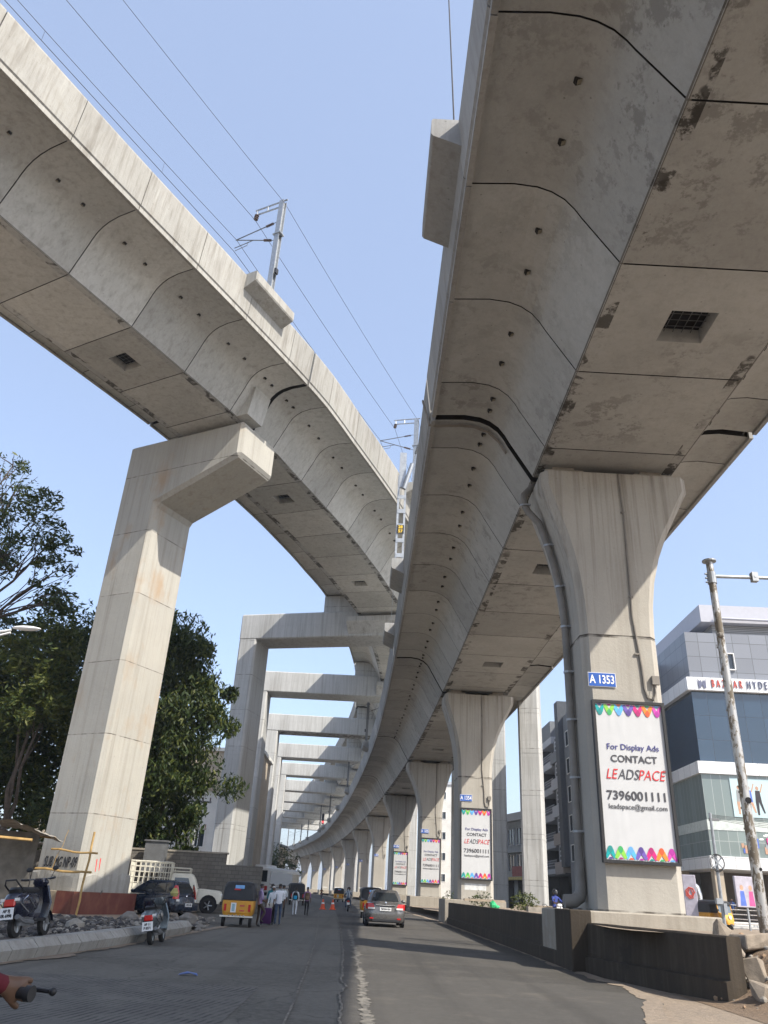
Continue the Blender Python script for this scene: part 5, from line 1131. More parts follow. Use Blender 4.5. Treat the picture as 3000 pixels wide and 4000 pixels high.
def car(name, label, cat, loc, rz, L, W, H, mat, belt, gh, hood=.12, trunk=0, sc=1, plate_s='', style='hatch'):
    t = thing(name, label, cat, loc, rz); t.scale = (sc,)*3
    hy = L/2; hx = W/2
    def zf(amt): return lambda x, y: -hood*smooth01(hy*.35, hy, y)*amt-trunk*smooth01(-hy*.6, -hy, y)*amt
    rings = [rrect(hx-.1, hy-.14, .3, .2, 5), rrect(hx-.03, hy-.03, .34, .3, 5), rrect(hx, hy, .36, .48, 5), rrect(hx, hy-.01, .38, .62, 5, zf=zf(.35)), rrect(hx-.005, hy-.05, .4, belt-.12, 5, zf=zf(.8)), rrect(hx-.05, hy-.1, .42, belt-.03, 5, zf=zf(1)), rrect(hx-.12, hy-.18, .4, belt, 5, zf=zf(1))]
    body = obj('body', MB().loft(rings), mat, t, True)
    bx, by0, by1, tx, ty0, ty1 = gh                       # half width and y range at the belt and at the roof
    z0, z1 = belt-.04, H-.07
    def fr(v, g=0): return (bx+(tx-bx)*v+g, by0+(ty0-by0)*v-g, by1+(ty1-by1)*v+g, z0+(z1-z0)*v)
    R_ = []
    for v in (0, .5, 1):
        x, a, b, z = fr(v); bul = .03*math.sin(math.pi*v); R_.append(rrect(x+bul, (b-a)/2+bul, .16, z, 4, 0, (a+b)/2))
    x, a, b, z = fr(1); R_ += [rrect(x-.06, (b-a)/2-.06, .2, H-.02, 4, 0, (a+b)/2), rrect(x-.25, (b-a)/2-.25, .2, H, 4, 0, (a+b)/2)]
    obj('roof', MB().loft(R_), mat, t, True)
    def P(side, u, v):
        x, a, b, z = fr(v, .012+.034*math.sin(math.pi*v)); k = .1
        if side == 'rear': return (-x+2*x*u, a, z)
        if side == 'front': return (x-2*x*u, b, z)
        if side == 'left': return (-x, b-(b-a)*u, z)
        return (x, a+(b-a)*u, z)
    def glassp(nm, side, us, v0, v1, n=6):
        mb = MB(); u00, u01, u10, u11 = us
        vs = []
        for i in range(n+1):
            v = v0+(v1-v0)*i/n; w = i/n
            for j in range(5): u = (u00+(u10-u00)*w)+((u01+(u11-u01)*w)-(u00+(u10-u00)*w))*j/4; vs.append(P(side, u, v))
        fs = [(i*5+j, i*5+j+1, i*5+j+6, i*5+j+5) for i in range(n) for j in range(4)]
        o = obj(nm, mb.add(vs, fs), M['car_glass'], t, True); return o
    glassp('rear_window', 'rear', (.1, .9, .14, .86), .2, .9); glassp('windscreen', 'front', (.06, .94, .1, .9), .1, .93)
    for sd in ('left', 'right'):
        if style == 'hatch': parts = [(.2, .47, .26, .47), (.51, .76, .51, .74), (.79, .93, .77, .88)]
        else: parts = [(.2, .5, .26, .5), (.54, .82, .54, .76)]
        for us in parts:
            u = us if sd == 'left' else (1-us[1], 1-us[0], 1-us[3], 1-us[2]); glassp('side_window', sd, u, .2, .86)
    wy = L*.315
    for sx in (-1, 1):
        for y in (-wy, wy*1.02):
            mb = MB(); mb.cyl((sx*(hx-.1), y, .3), (sx*(hx+.004), y, .3), .345, 18); obj('wheel_arch', mb, M['void'], t)  # dark disc painted in place of the arch's shaded hollow
            wheel(t, (sx*(hx-.075), y, .285), .285, .18)
    for sx in (-1, 1):
        mb = MB(); mb.sphere((sx*(hx+.09), by1-.32, belt+.06), (.1, .06, .07), 0, 8, 6); obj('wing_mirror', mb, mat, t, True)
        mb = MB(); mb.box((sx*(hx+.003), .1, belt-.22), (.02, .16, .03)); mb.box((sx*(hx+.003), -.75, belt-.22), (.02, .16, .03)); obj('door_handle', mb, mat, t)
        mb = MB(); mb.sphere((sx*(hx-.28), hy-.1, .66), (.2, .12, .1), 0, 8, 6); obj('headlight', mb, M['clear_lens'], t, True)
    return t, hx, hy
DARKBLUE = paint('dark blue car paint', (.012, .02, .038)); GREY = paint('graphite grey car paint', (.16, .155, .15), .55)
# dark blue hatchback
t, hx, hy = car('hatchback_car', 'dark navy blue hatchback car parked behind the rusty formwork, plate AP23', 'car', (-9.95, 41.4, zg(-8, 40)-.05), R(66), 3.7, 1.66, 1.5, DARKBLUE, .94, (.74, -1.72, .95, .6, -1.42, .2), .16, 0, 1.03)
for sx in (-1, 1):
    mb = MB(); mb.loft([[(sx*(hx-.2), -hy+.06, .75), (sx*(hx-.02), -hy+.12, .75), (sx*(hx-.04), -hy+.3, .75)], [(sx*(hx-.21), -hy+.075, 1.0), (sx*(hx-.075), -hy+.12, 1.0), (sx*(hx-.06), -hy+.3, 1.0)], [(sx*(hx-.2), -hy+.19, 1.3), (sx*(hx-.14), -hy+.22, 1.3), (sx*(hx-.13), -hy+.32, 1.3)]]); obj('tail_lamp', mb, M['red_lens'], t, True)
    mb = MB(); mb.box((sx*(hx-.12), -hy+.045, .7), (.16, .05, .09), 0, rz=sx*.4); obj('indicator_lens', mb, M['clear_lens'], t)
mb = MB(); mb.loft([rrect(hx-.02, .1, .09, .3, 4, 0, -hy+.06), rrect(hx+.0, .12, .11, .42, 4, 0, -hy+.06), rrect(hx-.01, .11, .1, .56, 4, 0, -hy+.06)]); obj('bumper', mb, DARKBLUE, t, True)
plate(t, (.0, -hy-.075, .52), .5, .14, 'AP23 D 1683', -1, ts=.1, sx=.72)
mb = MB(); mb.sphere((0, -hy+.075, .86), (.07, .02, .05), 0, 8, 6); obj('badge', mb, M['chrome'], t)
# graphite saloon
t, hx, hy = car('saloon_car', 'graphite grey saloon car driving away in the sunlit lane, plate TS07', 'car', (1.02, 42.4, zg(0, 41)-.005), R(1.5), 3.99, 1.735, 1.5, GREY, .98, (.74, -1.55, 1.0, .58, -1.0, .25), .16, .02, 1.06, style='sedan')
for sx in (-1, 1):
    mb = MB(); mb.loft([[(sx*.52, -hy+.035, .7), (sx*(hx-.1), -hy+.09, .7), (sx*(hx+.0), -hy+.3, .72)], [(sx*.5, -hy+.03, .84), (sx*(hx-.09), -hy+.08, .86), (sx*(hx+.012), -hy+.34, .86)], [(sx*.56, -hy+.06, .93), (sx*(hx-.1), -hy+.1, .94), (sx*(hx+.0), -hy+.36, .93)]]); obj('tail_lamp', mb, M['red_lens'], t, True)
    mb = MB(); mb.box((sx*.62, -hy+.03, .745), (.3, .06, .07), 0, rz=sx*.12); obj('reversing_lamp', mb, M['clear_lens'], t)
    mb = MB(); mb.box((sx*.6, -hy+.005, .36), (.16, .03, .05), 0, rz=sx*.15); obj('reflector', mb, M['red_lens'], t)
mb = MB(); mb.b2(-.44, .44, -hy-.0, -hy+.05, .86, .9); obj('chrome_strip', mb, M['chrome'], t, bevel=.01)
mb = MB(); mb.box((0, -hy+.02, .28), (1.2, .1, .13)); obj('diffuser', mb, M['black'], t, bevel=.03)
plate(t, (0, -hy-.005, .72), .5, .13, 'TS07GW1934', -1, ts=.1, sx=.72)
mb = MB(); mb.sphere((0, -hy+.05, .97), (.05, .02, .05), 0, 8, 6); obj('badge', mb, M['chrome'], t); mb = MB(); mb.cyl((0, -.9, 1.48), (.03, -1.15, 1.8), .006, 4); obj('aerial', mb, M['black'], t)
mb = MB(); mb.tube([(-.3, .3, 1.2), (-.1, .35, 1.25), (.1, .35, 1.25)], .03, 5); obj('exhaust', MB().cyl((-.55, -hy-.02, .27), (-.55, -hy+.2, .27), .03), M['steel_dark'], t)
# white pickup with a cage
PW = plain('cream white truck paint', (.66, .63, .53), .45, 0, .08)
t = thing('pickup_truck', 'cream white pickup with a tall barred cargo cage parked along the block wall', 'pickup truck', (-10.0, 46.8, zg(-10, 46)), R(-82)); t.scale = (1.06,)*3
mb = MB(); mb.loft([rrect(.78, .62, .15, .45, 4, 0, 1.55), rrect(.8, .64, .16, .8, 4, 0, 1.55), rrect(.76, .62, .2, 1.05, 4, 0, 1.52, zf=lambda x, y: -.06*smooth01(1.3, 2.1, y)), rrect(.62, .5, .2, 1.1, 4, 0, 1.5, zf=lambda x, y: -.06*smooth01(1.3, 2.1, y))]); obj('bonnet', mb, PW, t, True)
mb = MB(); mb.loft([rrect(.8, .7, .08, .45, 3, 0, .25), rrect(.81, .7, .08, 1.05, 3, 0, .25), rrect(.76, .6, .1, 1.55, 3, 0, .13), rrect(.72, .52, .12, 1.72, 3, 0, .08), rrect(.6, .42, .12, 1.77, 3, 0, .08)]); obj('cab', mb, PW, t, True)
for sx in (-1, 1):
    mb = MB(); mb.add([(sx*.815, -.25, 1.08), (sx*.815, .62, 1.08), (sx*.775, .42, 1.55), (sx*.775, -.25, 1.55)], [(0, 1, 2, 3)]); obj('side_window', mb, M['car_glass'], t)
    mb = MB(); mb.box((sx*.98, .75, 1.15), (.14, .06, .22)); mb.tube([(sx*.8, .72, 1.0), (sx*.95, .75, 1.1)], .015, 5); obj('wing_mirror', mb, M['black'], t)
    for y in (1.55, -1.5): 
        mb = MB(); mb.cyl((sx*.6, y, .4), (sx*.815, y, .4), .44, 16); obj('wheel_arch', mb, M['void'], t); wheel(t, (sx*.72, y, .36), .36, .22)
    mb = MB(); mb.cyl((sx*.62, 2.14, .8), (sx*.62, 2.19, .8), .1, 10); obj('headlight', mb, M['clear_lens'], t)
mb = MB(); mb.add([(-.68, .94, 1.08), (.68, .94, 1.08), (.62, .7, 1.54), (-.62, .7, 1.54)], [(0, 1, 2, 3)]); obj('windscreen', mb, M['car_glass'], t)
mb = MB(); mb.b2(-.85, .85, 2.16, 2.26, .4, .58); obj('bumper', mb, M['black'], t, bevel=.03)
mb = MB(); mb.b2(-.84, .84, -2.55, -.5, .62, .74); mb.b2(-.84, -.8, -2.55, -.5, .74, 1.2); mb.b2(.8, .84, -2.55, -.5, .74, 1.2); mb.b2(-.8, .8, -.54, -.5, .74, 1.2); mb.b2(-.8, .8, -2.55, -2.51, .74, 1.2); obj('cargo_bed', mb, PW, t)
mb = MB()
for sx in (-.86, .86):
    for k in range(9): y = -2.5+.25*k; mb.tube([(sx, y, 1.0), (sx, y, 2.2)], .02, 5)
    for z in (1.25, 1.5, 1.75, 2.0): mb.tube([(sx, -2.5, z), (sx, -.5, z)], .018, 5)
    mb.tube([(sx, -2.5, 2.22), (sx, -.5, 2.22)], .035, 6)
for y in (-2.5, -.5):
    for k in range(8): x = -.86+.245*k; mb.tube([(x, y, 1.0), (x, y, 2.2)], .02, 5)
    for z in (1.25, 1.5, 1.75, 2.0): mb.tube([(-.86, y, z), (.86, y, z)], .018, 5)
    mb.tube([(-.86, y, 2.22), (.86, y, 2.22)], .035, 6)
obj('cargo_cage', mb, PW, t)
mb = MB()
for z in (1.84, 2.0): mb.tube([(-.7, -.4, z), (-.7, .45, z), (.7, .45, z), (.7, -.4, z), (-.7, -.4, z)], .02, 5)
for k in range(5): x = -.6+.3*k; mb.tube([(x, -.4, 1.84), (x, .45, 1.84)], .015, 5)
for x, y in ((-.7, .45), (.7, .45), (-.7, -.4), (.7, -.4), (0, .45)): mb.tube([(x, y, 1.76), (x, y, 2.0)], .015, 5)
obj('roof_rack', mb, PW, t)
mb = MB(); mb.box((.822, .2, .92), (.012, .4, .07)); obj('door_marking', mb, M['sign_red'], t)
# auto-rickshaws
M['auto_yellow'] = plain('rickshaw yellow', (.62, .3, .03), .45, 0, .16, 2); M['canopy'] = plain('black canopy vinyl', (.02, .021, .024), .5, 0, .25, 3, .25)
def auto(label, loc, rz, sc=1, yellow=None, signs=True, dark=False):
    t = thing('auto_rickshaw', label, 'auto-rickshaw', loc, rz, 'auto-rickshaws'); t.scale = (sc,)*3; ym = yellow or M['auto_yellow']
    mb = MB(); mb.loft([rrect(.5, .72, .1, .36, 4, 0, -.55), rrect(.6, .78, .12, .48, 4, 0, -.55), rrect(.645, .8, .12, .72, 4, 0, -.55), rrect(.64, .78, .1, .98, 4, 0, -.54), rrect(.6, .74, .1, 1.0, 4, 0, -.54)]); obj('rear_body', mb, ym, t, True)
    mb = MB(); mb.loft([rrect(.52, .55, .1, .3, 3, 0, .5), rrect(.56, .55, .1, .36, 3, 0, .5)]); obj('floor', mb, M['black'], t)
    mb = MB(); mb.loft([rrect(.3, .22, .15, .38, 5, 0, 1.05), rrect(.4, .24, .18, .6, 5, 0, 1.03), rrect(.5, .2, .18, .9, 5, 0, .92), rrect(.52, .14, .12, 1.02, 5, 0, .86)]); obj('nose', mb, ym, t, True)
    mb = MB(); mb.loft([rrect(.645, .8, .1, 1.0, 4, 0, -.53), rrect(.65, .8, .12, 1.25, 4, 0, -.53), rrect(.63, .78, .14, 1.5, 4, 0, -.5)]); 
    mb.loft([rrect(.64, 1.12, .14, 1.46, 5, 0, -.18), rrect(.62, 1.12, .2, 1.58, 5, 0, -.18), rrect(.54, 1.04, .24, 1.67, 5, 0, -.18), rrect(.36, .85, .24, 1.71, 5, 0, -.18)]); obj('canopy', mb, M['canopy'], t, True)
    mb = MB(); 
    for sx in (-.56, .56): mb.tube([(sx, .92, 1.0), (sx, .82, 1.5)], .035, 6)
    obj('windscreen_frame', mb, ym, t)
    mb = MB(); mb.add([(-.53, .93, 1.02), (.53, .93, 1.02), (.53, .83, 1.46), (-.53, .83, 1.46)], [(0, 1, 2, 3)]); obj('windscreen', mb, glass_once(), t)
    mb = MB(); mb.b2(-.5, .5, -.1, .1, .55, .8); mb.b2(-.5, .5, -.16, -.08, .8, 1.2); obj('seat', mb, M['black'], t, bevel=.04)
    mb = MB(); mb.tube([(-.32, .62, 1.02), (0, .72, .98), (.32, .62, 1.02)], .02, 6); mb.tube([(0, .72, .98), (0, .95, .6)], .025, 6); obj('handlebar', mb, M['black'], t)
    mb = MB(); mb.b2(-.5, .5, -1.362, -1.34, .52, .93); obj('engine_lid', mb, ym, t, bevel=.015)
    for sx in (-1, 1):
        mb = MB(); mb.box((sx*.5, -1.365, .72), (.1, .04, .26)); obj('tail_lamp', mb, M['red_lens'], t)
        wheel(t, (sx*.56, -.95, .21), .21, .13, False)
        mb = MB(); mb.box((sx*.6, .95, 1.15), (.08, .03, .12)); obj('mirror', mb, M['black'], t)
    wheel(t, (0, 1.15, .21), .21, .12, False)
    mb = MB(); mb.tube([(0, 1.12, .45), (.1, 1.15, .22)], .03, 6); mb.loft([[(sx_*.1, 1.15+.25*math.cos(a), .21+.25*math.sin(a)) for sx_ in (-1, 1)] for a in [R(20+14*k) for k in range(9)]], 0, False, False); obj('mudguard', mb, M['black'], t)
    mb = MB(); mb.cyl((0, 1.2, .78), (0, 1.28, .78), .11, 12); obj('headlamp', mb, M['clear_lens'], t)
    mb = MB(); mb.b2(-.68, .68, -1.45, -1.39, .37, .43); mb.tube([(-.4, -1.3, .4), (-.4, -1.42, .4)], .02, 5); mb.tube([(.4, -1.3, .4), (.4, -1.42, .4)], .02, 5); obj('bumper', mb, M['offwhite'], t)
    if signs:
        mb = MB(); mb.box((-.16, -1.375, .72), (.22, .015, .36)); o = obj('number_plate', mb, M['white'], t); mb = MB(); mb.box((-.16, -1.385, .72), (.12, .01, .27)); obj('plate_print', mb, plain_once('pale blue print', (.3, .45, .5), .5), o)
        mb = MB(); mb.box((.02, -1.345, 1.5), (.38, .03, .13), 0, rx=-.1); obj('canopy_sticker', mb, plain_once('sky blue sticker', (.2, .42, .75), .5), t); mb = MB(); mb.box((-.07, -1.346, 1.4), (.26, .02, .05)); obj('red_strip', mb, M['txt_red'], t)
        mb = MB(); mb.box((.2, -1.372, .8), (.2, .012, .06)); mb.box((.2, -1.372, .62), (.2, .012, .05)); obj('lid_marking', mb, M['sign_red'], t)
        mb = MB()
        for k in range(5): mb.box((-.3+.15*k, -1.455, .44), (.05, .02, .05))
        obj('chrome_studs', mb, M['chrome'], t)
    return t
def glass_once():
    if 'clearglass' not in M: M['clearglass'] = glass('pale windscreen glass', (.12, .15, .17), .05, .9)
    return M['clearglass']
auto('yellow and black auto-rickshaw waiting beside the group of people, seen from behind', (-4.85, 34.4, zg(-4, 34)), R(3), .92)
auto('dark auto-rickshaw half hidden behind the graphite saloon car', (.45, 53.5, zg(0, 52)), R(4), 1.0)
auto('small bright yellow auto-rickshaw far down the lane near the piers', (-3.4, 118, zg(-3, 116)), R(5), 1.02, plain('bright rickshaw yellow', (.75, .4, .03), .45, 0, .08))
auto('black auto-rickshaw partly hidden behind the man with the brown backpack', (-6.5, 83, zg(-6, 82)), R(10), 1.1, M['canopy'], False)
auto('yellow auto-rickshaw facing the viewer in front of the corner shop', (23.1, 56.5, .42), R(205), 1.05)
# coach
t = thing('coach', 'white coach with black windows and a roof unit standing beyond the crowd', 'coach', (-10.9, 104, zg(-11, 104)), R(-13)); t.scale = (1.08,)*3; WB = plain('white coach paint', (.72, .72, .7), .35, 0, .05)
mb = MB(); mb.loft([rrect(1.2, 5.4, .2, .45, 4), rrect(1.25, 5.5, .25, .9, 4), rrect(1.25, 5.5, .25, 2.6, 4), rrect(1.2, 5.45, .3, 3.05, 4), rrect(1.0, 5.2, .3, 3.2, 4)]); obj('body', mb, WB, t, True)
mb = MB(); mb.loft([rrect(.8, 1.6, .3, 3.18, 4, 0, -3.2), rrect(.75, 1.5, .3, 3.42, 4, 0, -3.2)]); obj('roof_unit', mb, WB, t, True)
mb = MB(); mb.b2(-1.05, 1.05, -5.53, -5.49, 1.75, 2.85); o = obj('rear_window', mb, M['car_glass'], t)
mb = MB(); 
for k, (x, z, w_) in enumerate([(-.3, 2.55, .7), (-.2, 2.15, .9), (-.2, 1.9, .9)]): mb.b2(x-w_/2, x+w_/2, -5.545, -5.531, z, z+.16)
obj('window_stickers', mb, plain('pale blue sticker', (.35, .5, .6), .5), o)
for sx in (-1, 1):
    mb = MB(); mb.b2(sx*1.24, sx*1.275, -5.1, 5.0, 1.5, 2.75); obj('side_windows', mb, M['car_glass'], t); mb = MB(); mb.b2(sx*1.255, sx*1.28, -4.9, 4.5, 1.18, 1.32); obj('lettering_band', mb, plain_once('band print', (.2, .2, .24), .5), t)
    for y in (-3.4, 3.4): wheel(t, (sx*1.13, y, .48), .48, .28)
    mb = MB(); mb.b2(sx*.85, sx*1.15, -5.54, -5.48, .95, 1.35); obj('tail_lamp', mb, M['red_lens'], t)
mb = MB(); mb.b2(-1.2, 1.2, -5.62, -5.5, .45, .75); obj('bumper', mb, M['black'], t)
# two-wheelers
def handle(mb, w, y, z, drop=.0): mb.tube([(-w, y-.14, z+drop), (-w*.45, y-.02, z+.03), (0, y, z), (w*.45, y-.02, z+.03), (w, y-.14, z+drop)], .014, 6)
def scooter(label, loc, rz, lean, mat, plate_s, panel=None, wheelr=.22):
    t = thing('parked_scooter', label, 'scooter', loc, rz, 'parked scooters'); t.rotation_euler = (0, lean, rz)
    mb = MB(); mb.loft([rrect(.1, .25, .09, .36, 4, 0, -.45), rrect(.19, .42, .16, .5, 4, 0, -.42), rrect(.2, .46, .18, .64, 4, 0, -.42), rrect(.17, .44, .16, .74, 4, 0, -.4), rrect(.13, .4, .12, .78, 4, 0, -.38)]); obj('rear_body', mb, mat, t, True)
    mb = MB(); mb.loft([rrect(.14, .4, .12, .78, 4, 0, -.36), rrect(.15, .42, .13, .84, 4, 0, -.36), rrect(.12, .38, .1, .88, 4, 0, -.36)]); obj('seat', mb, M['black'], t, True)
    mb = MB(); mb.b2(-.17, .17, -.1, .36, .27, .33); obj('footboard', mb, M['black'], t, bevel=.02)
    mb = MB(); mb.loft([[(-.2, .34, .3), (0, .45, .3), (.2, .34, .3), (.18, .3, .3), (0, .39, .3), (-.18, .3, .3)], [(-.24, .38, .6), (0, .53, .6), (.24, .38, .6), (.22, .34, .6), (0, .47, .6), (-.22, .34, .6)], [(-.17, .33, .92), (0, .44, .92), (.17, .33, .92), (.15, .29, .92), (0, .38, .92), (-.15, .29, .92)]]); obj('front_apron', mb, mat, t, True)
    mb = MB(); mb.loft([rrect(.1, .08, .06, .9, 4, 0, .3), rrect(.15, .13, .1, .98, 4, 0, .3), rrect(.12, .1, .08, 1.06, 4, 0, .27)]); obj('handle_cowl', mb, mat, t, True)
    mb = MB(); handle(mb, .34, .3, 1.02, .02); obj('handlebar', mb, M['steel_dark'], t)
    for sx in (-1, 1):
        mb = MB(); mb.cyl((sx*.22, .22, 1.04), (sx*.36, .15, 1.05), .022, 8); obj('grip', mb, M['black'], t)
        mb = MB(); mb.tube([(sx*.22, .25, 1.05), (sx*.27, .3, 1.2)], .007, 5); mb.sphere((sx*.28, .3, 1.24), (.07, .015, .045), 0, 8, 6); obj('mirror', mb, M['black'], t)
        mb = MB(); mb.box((sx*.14, -.86, .66), (.08, .05, .05)); obj('indicator_lens', mb, M['clear_lens'], t)
        mb = MB(); mb.tube([(sx*.2, -.2, .5), (sx*.215, -.6, .72), (sx*.2, -.84, .6), (sx*.21, -.5, .44)], .013, 5); obj('chrome_trim', mb, M['chrome'], t)
    wheel(t, (0, -.55, wheelr), wheelr, .11, True, 'x', 4); wheel(t, (0, .62, wheelr), wheelr, .1, True, 'x', 4)
    mb = MB(); mb.loft([[(sx_*.07, .62+(wheelr+.04)*math.cos(a), wheelr+(wheelr+.04)*math.sin(a)) for sx_ in (-1, 0, 1)] for a in [R(10+16*k) for k in range(10)]], 0, False, False); obj('front_mudguard', mb, mat, t)
    mb = MB(); mb.tube([(.06, .62, wheelr), (.05, .5, .6), (0, .42, .95)], .025, 6); obj('fork', mb, M['steel_dark'], t)
    mb = MB(); mb.box((0, -.86, .6), (.22, .06, .13)); obj('tail_lamp', mb, M['red_lens'], t, bevel=.02)
    mb = MB(); mb.tube([(-.15, -.62, .8), (-.14, -.86, .92), (-.1, -.92, 1.0), (.1, -.92, 1.0), (.14, -.86, .92), (.15, -.62, .8)], .015, 6); obj('grab_rail', mb, M['black'], t)
    mb = MB(); mb.loft([[(-.12, -.8, .55), (.12, -.8, .55), (.1, -.75, .55), (-.1, -.75, .55)], [(-.09, -.93, .3), (.09, -.93, .3), (.08, -.9, .3), (-.08, -.9, .3)]]); obj('rear_mudguard', mb, M['black'], t)
    plate(t, (0, -.93, .42), .26, .2, plate_s, -1, ts=.075, sx=.85)
    mb = MB(); mb.loft([rrect(.06, .2, .05, .2, 3, .12, -.5), rrect(.08, .25, .06, .34, 3, .12, -.45)]); mb.tube([(.16, -.2, .25), (.17, -.6, .28), (.17, -.85, .36)], .05, 7); obj('engine', mb, M['steel_dark'], t)
    mb = MB(); mb.tube([(-.1, -.1, .26), (-.3, -.12, .015)], .015, 5); obj('side_stand', mb, M['steel_dark'], t)
    return t
M['scooter_navy'] = paint('navy scooter paint', (.012, .014, .03)); M['scooter_grey'] = paint('steel grey scooter paint', (.12, .14, .15), .4)
scooter('black and navy scooter on its stand upon the rubble verge, plate AP 9', (-6.62, 17.6, .33), R(-6), R(-7), M['scooter_navy'], 'AP 9J\nER 6998')
s2 = scooter('small grey scooter leaning at the kerb with a rag on its handlebar', (-5.22, 22.6, .03), R(0), R(-8), M['scooter_grey'], 'AP 11\nP 8371')
tag(MB().loft([rrect(.07, .1, .05, .0, 3), rrect(.1, .13, .06, .08, 3), rrect(.05, .06, .04, .2, 3)]).build('rag', plain('yellowish rag', (.35, .32, .12), .9, 0, .3, 9)), 'yellowish rag tied to the handlebar of the small grey scooter', 'rag').location = (-5.02, 22.95, 1.12)
def motorbike(label, loc, rz, col, cat='motorcycle', plate_s=''):
    t = thing('motorcycle', label, cat, loc, rz, 'motorcycles'); m = paint('bike paint '+label[:9], col)
    wheel(t, (0, -.65, .3), .3, .11, True, 'x', 5); wheel(t, (0, .65, .3), .3, .09, True, 'x', 5)
    mb = MB(); mb.loft([rrect(.07, .2, .05, .66, 4, 0, .2), rrect(.13, .24, .1, .76, 4, 0, .2), rrect(.11, .2, .09, .88, 4, 0, .2)]); obj('fuel_tank', mb, m, t, True)
    mb = MB(); mb.loft([rrect(.1, .38, .08, .72, 4, 0, -.38), rrect(.13, .42, .1, .8, 4, 0, -.38), rrect(.1, .36, .08, .83, 4, 0, -.38)]); obj('seat', mb, M['black'], t, True)
    mb = MB(); mb.loft([rrect(.09, .16, .05, .25, 3, 0, .1), rrect(.13, .2, .06, .45, 3, 0, .1), rrect(.1, .14, .05, .65, 3, 0, .1)]); mb.tube([(.12, .2, .3), (.15, -.2, .27), (.16, -.85, .35)], .04, 7); obj('engine', mb, M['steel_dark'], t)
    mb = MB(); mb.loft([rrect(.07, .2, .05, .55, 3, 0, -.5), rrect(.11, .3, .06, .72, 3, 0, -.55)]); obj('tail_panel', mb, m, t, True)
    mb = MB(); 
    for sx in (-.07, .07): mb.tube([(sx, .65, .3), (sx, .48, .8), (sx*.6, .42, 1.0)], .025, 6)
    obj('fork', mb, M['steel'], t); mb = MB(); handle(mb, .36, .42, 1.02, .05); obj('handlebar', mb, M['steel_dark'], t)
    mb = MB(); mb.sphere((0, .58, .88), (.1, .08, .1), 0, 10, 6); obj('headlamp', mb, M['clear_lens'], t, True)
    mb = MB(); mb.box((0, -.96, .72), (.14, .06, .09)); obj('tail_lamp', mb, M['red_lens'], t)
    mb = MB(); mb.loft([[(sx_*.06, -.65+.34*math.cos(a), .3+.34*math.sin(a)) for sx_ in (-1, 0, 1)] for a in [R(60+14*k) for k in range(9)]], 0, False, False); obj('rear_mudguard', mb, M['black'], t)
    if plate_s: plate(t, (0, -1.0, .56), .2, .14, plate_s, -1, ts=.055, sx=.8)
    return t
# ------------------------------------------------------------------ people
BONES = {'pel': (0, 0, .93), 'spi': (0, .0, 1.1), 'che': (0, .01, 1.29), 'nec': (0, 0, 1.44), 'hb': (0, .015, 1.52), 'hd': (0, .02, 1.60), 'ht': (0, .01, 1.675),
 'sL': (-.165, 0, 1.385), 'eL': (-.225, -.03, 1.11), 'wL': (-.235, .05, .87), 'hL': (-.235, .07, .79), 'sR': (.165, 0, 1.385), 'eR': (.225, -.03, 1.11), 'wR': (.235, .05, .87), 'hR': (.235, .07, .79),
 'pL': (-.09, 0, .88), 'kL': (-.1, .02, .48), 'aL': (-.1, -.03, .085), 'tL': (-.11, .15, .03), 'pR': (.09, 0, .88), 'kR': (.1, .02, .48), 'aR': (.1, -.03, .085), 'tR': (.11, .15, .03), 'no': (0, .115, 1.585), 'oL': (-.082, .01, 1.59), 'oR': (.082, .01, 1.59)}
RAD = dict(pel=.135, spi=.12, che=.145, nec=.058, hb=.062, hd=.092, ht=.07, sL=.065, eL=.043, wL=.03, hL=.036, sR=.065, eR=.043, wR=.03, hR=.036, pL=.09, kL=.058, aL=.042, tL=.034, pR=.09, kR=.058, aR=.042, tR=.034, no=.014, oL=.018, oR=.018)
ED = [('pel', 'spi', 'shirt'), ('spi', 'che', 'shirt'), ('che', 'nec', 'shirt'), ('nec', 'hb', 'skin'), ('hb', 'hd', 'skin'), ('hd', 'ht', 'skin'), ('hd', 'no', 'skin'), ('hd', 'oL', 'skin'), ('hd', 'oR', 'skin')]
for S in 'LR': ED += [('che', 's'+S, 'shirt'), ('s'+S, 'e'+S, 'sleeve'), ('e'+S, 'w'+S, 'fore'), ('w'+S, 'h'+S, 'skin'), ('pel', 'p'+S, 'pants'), ('p'+S, 'k'+S, 'pants'), ('k'+S, 'a'+S, 'pants'), ('a'+S, 't'+S, 'shoe')]
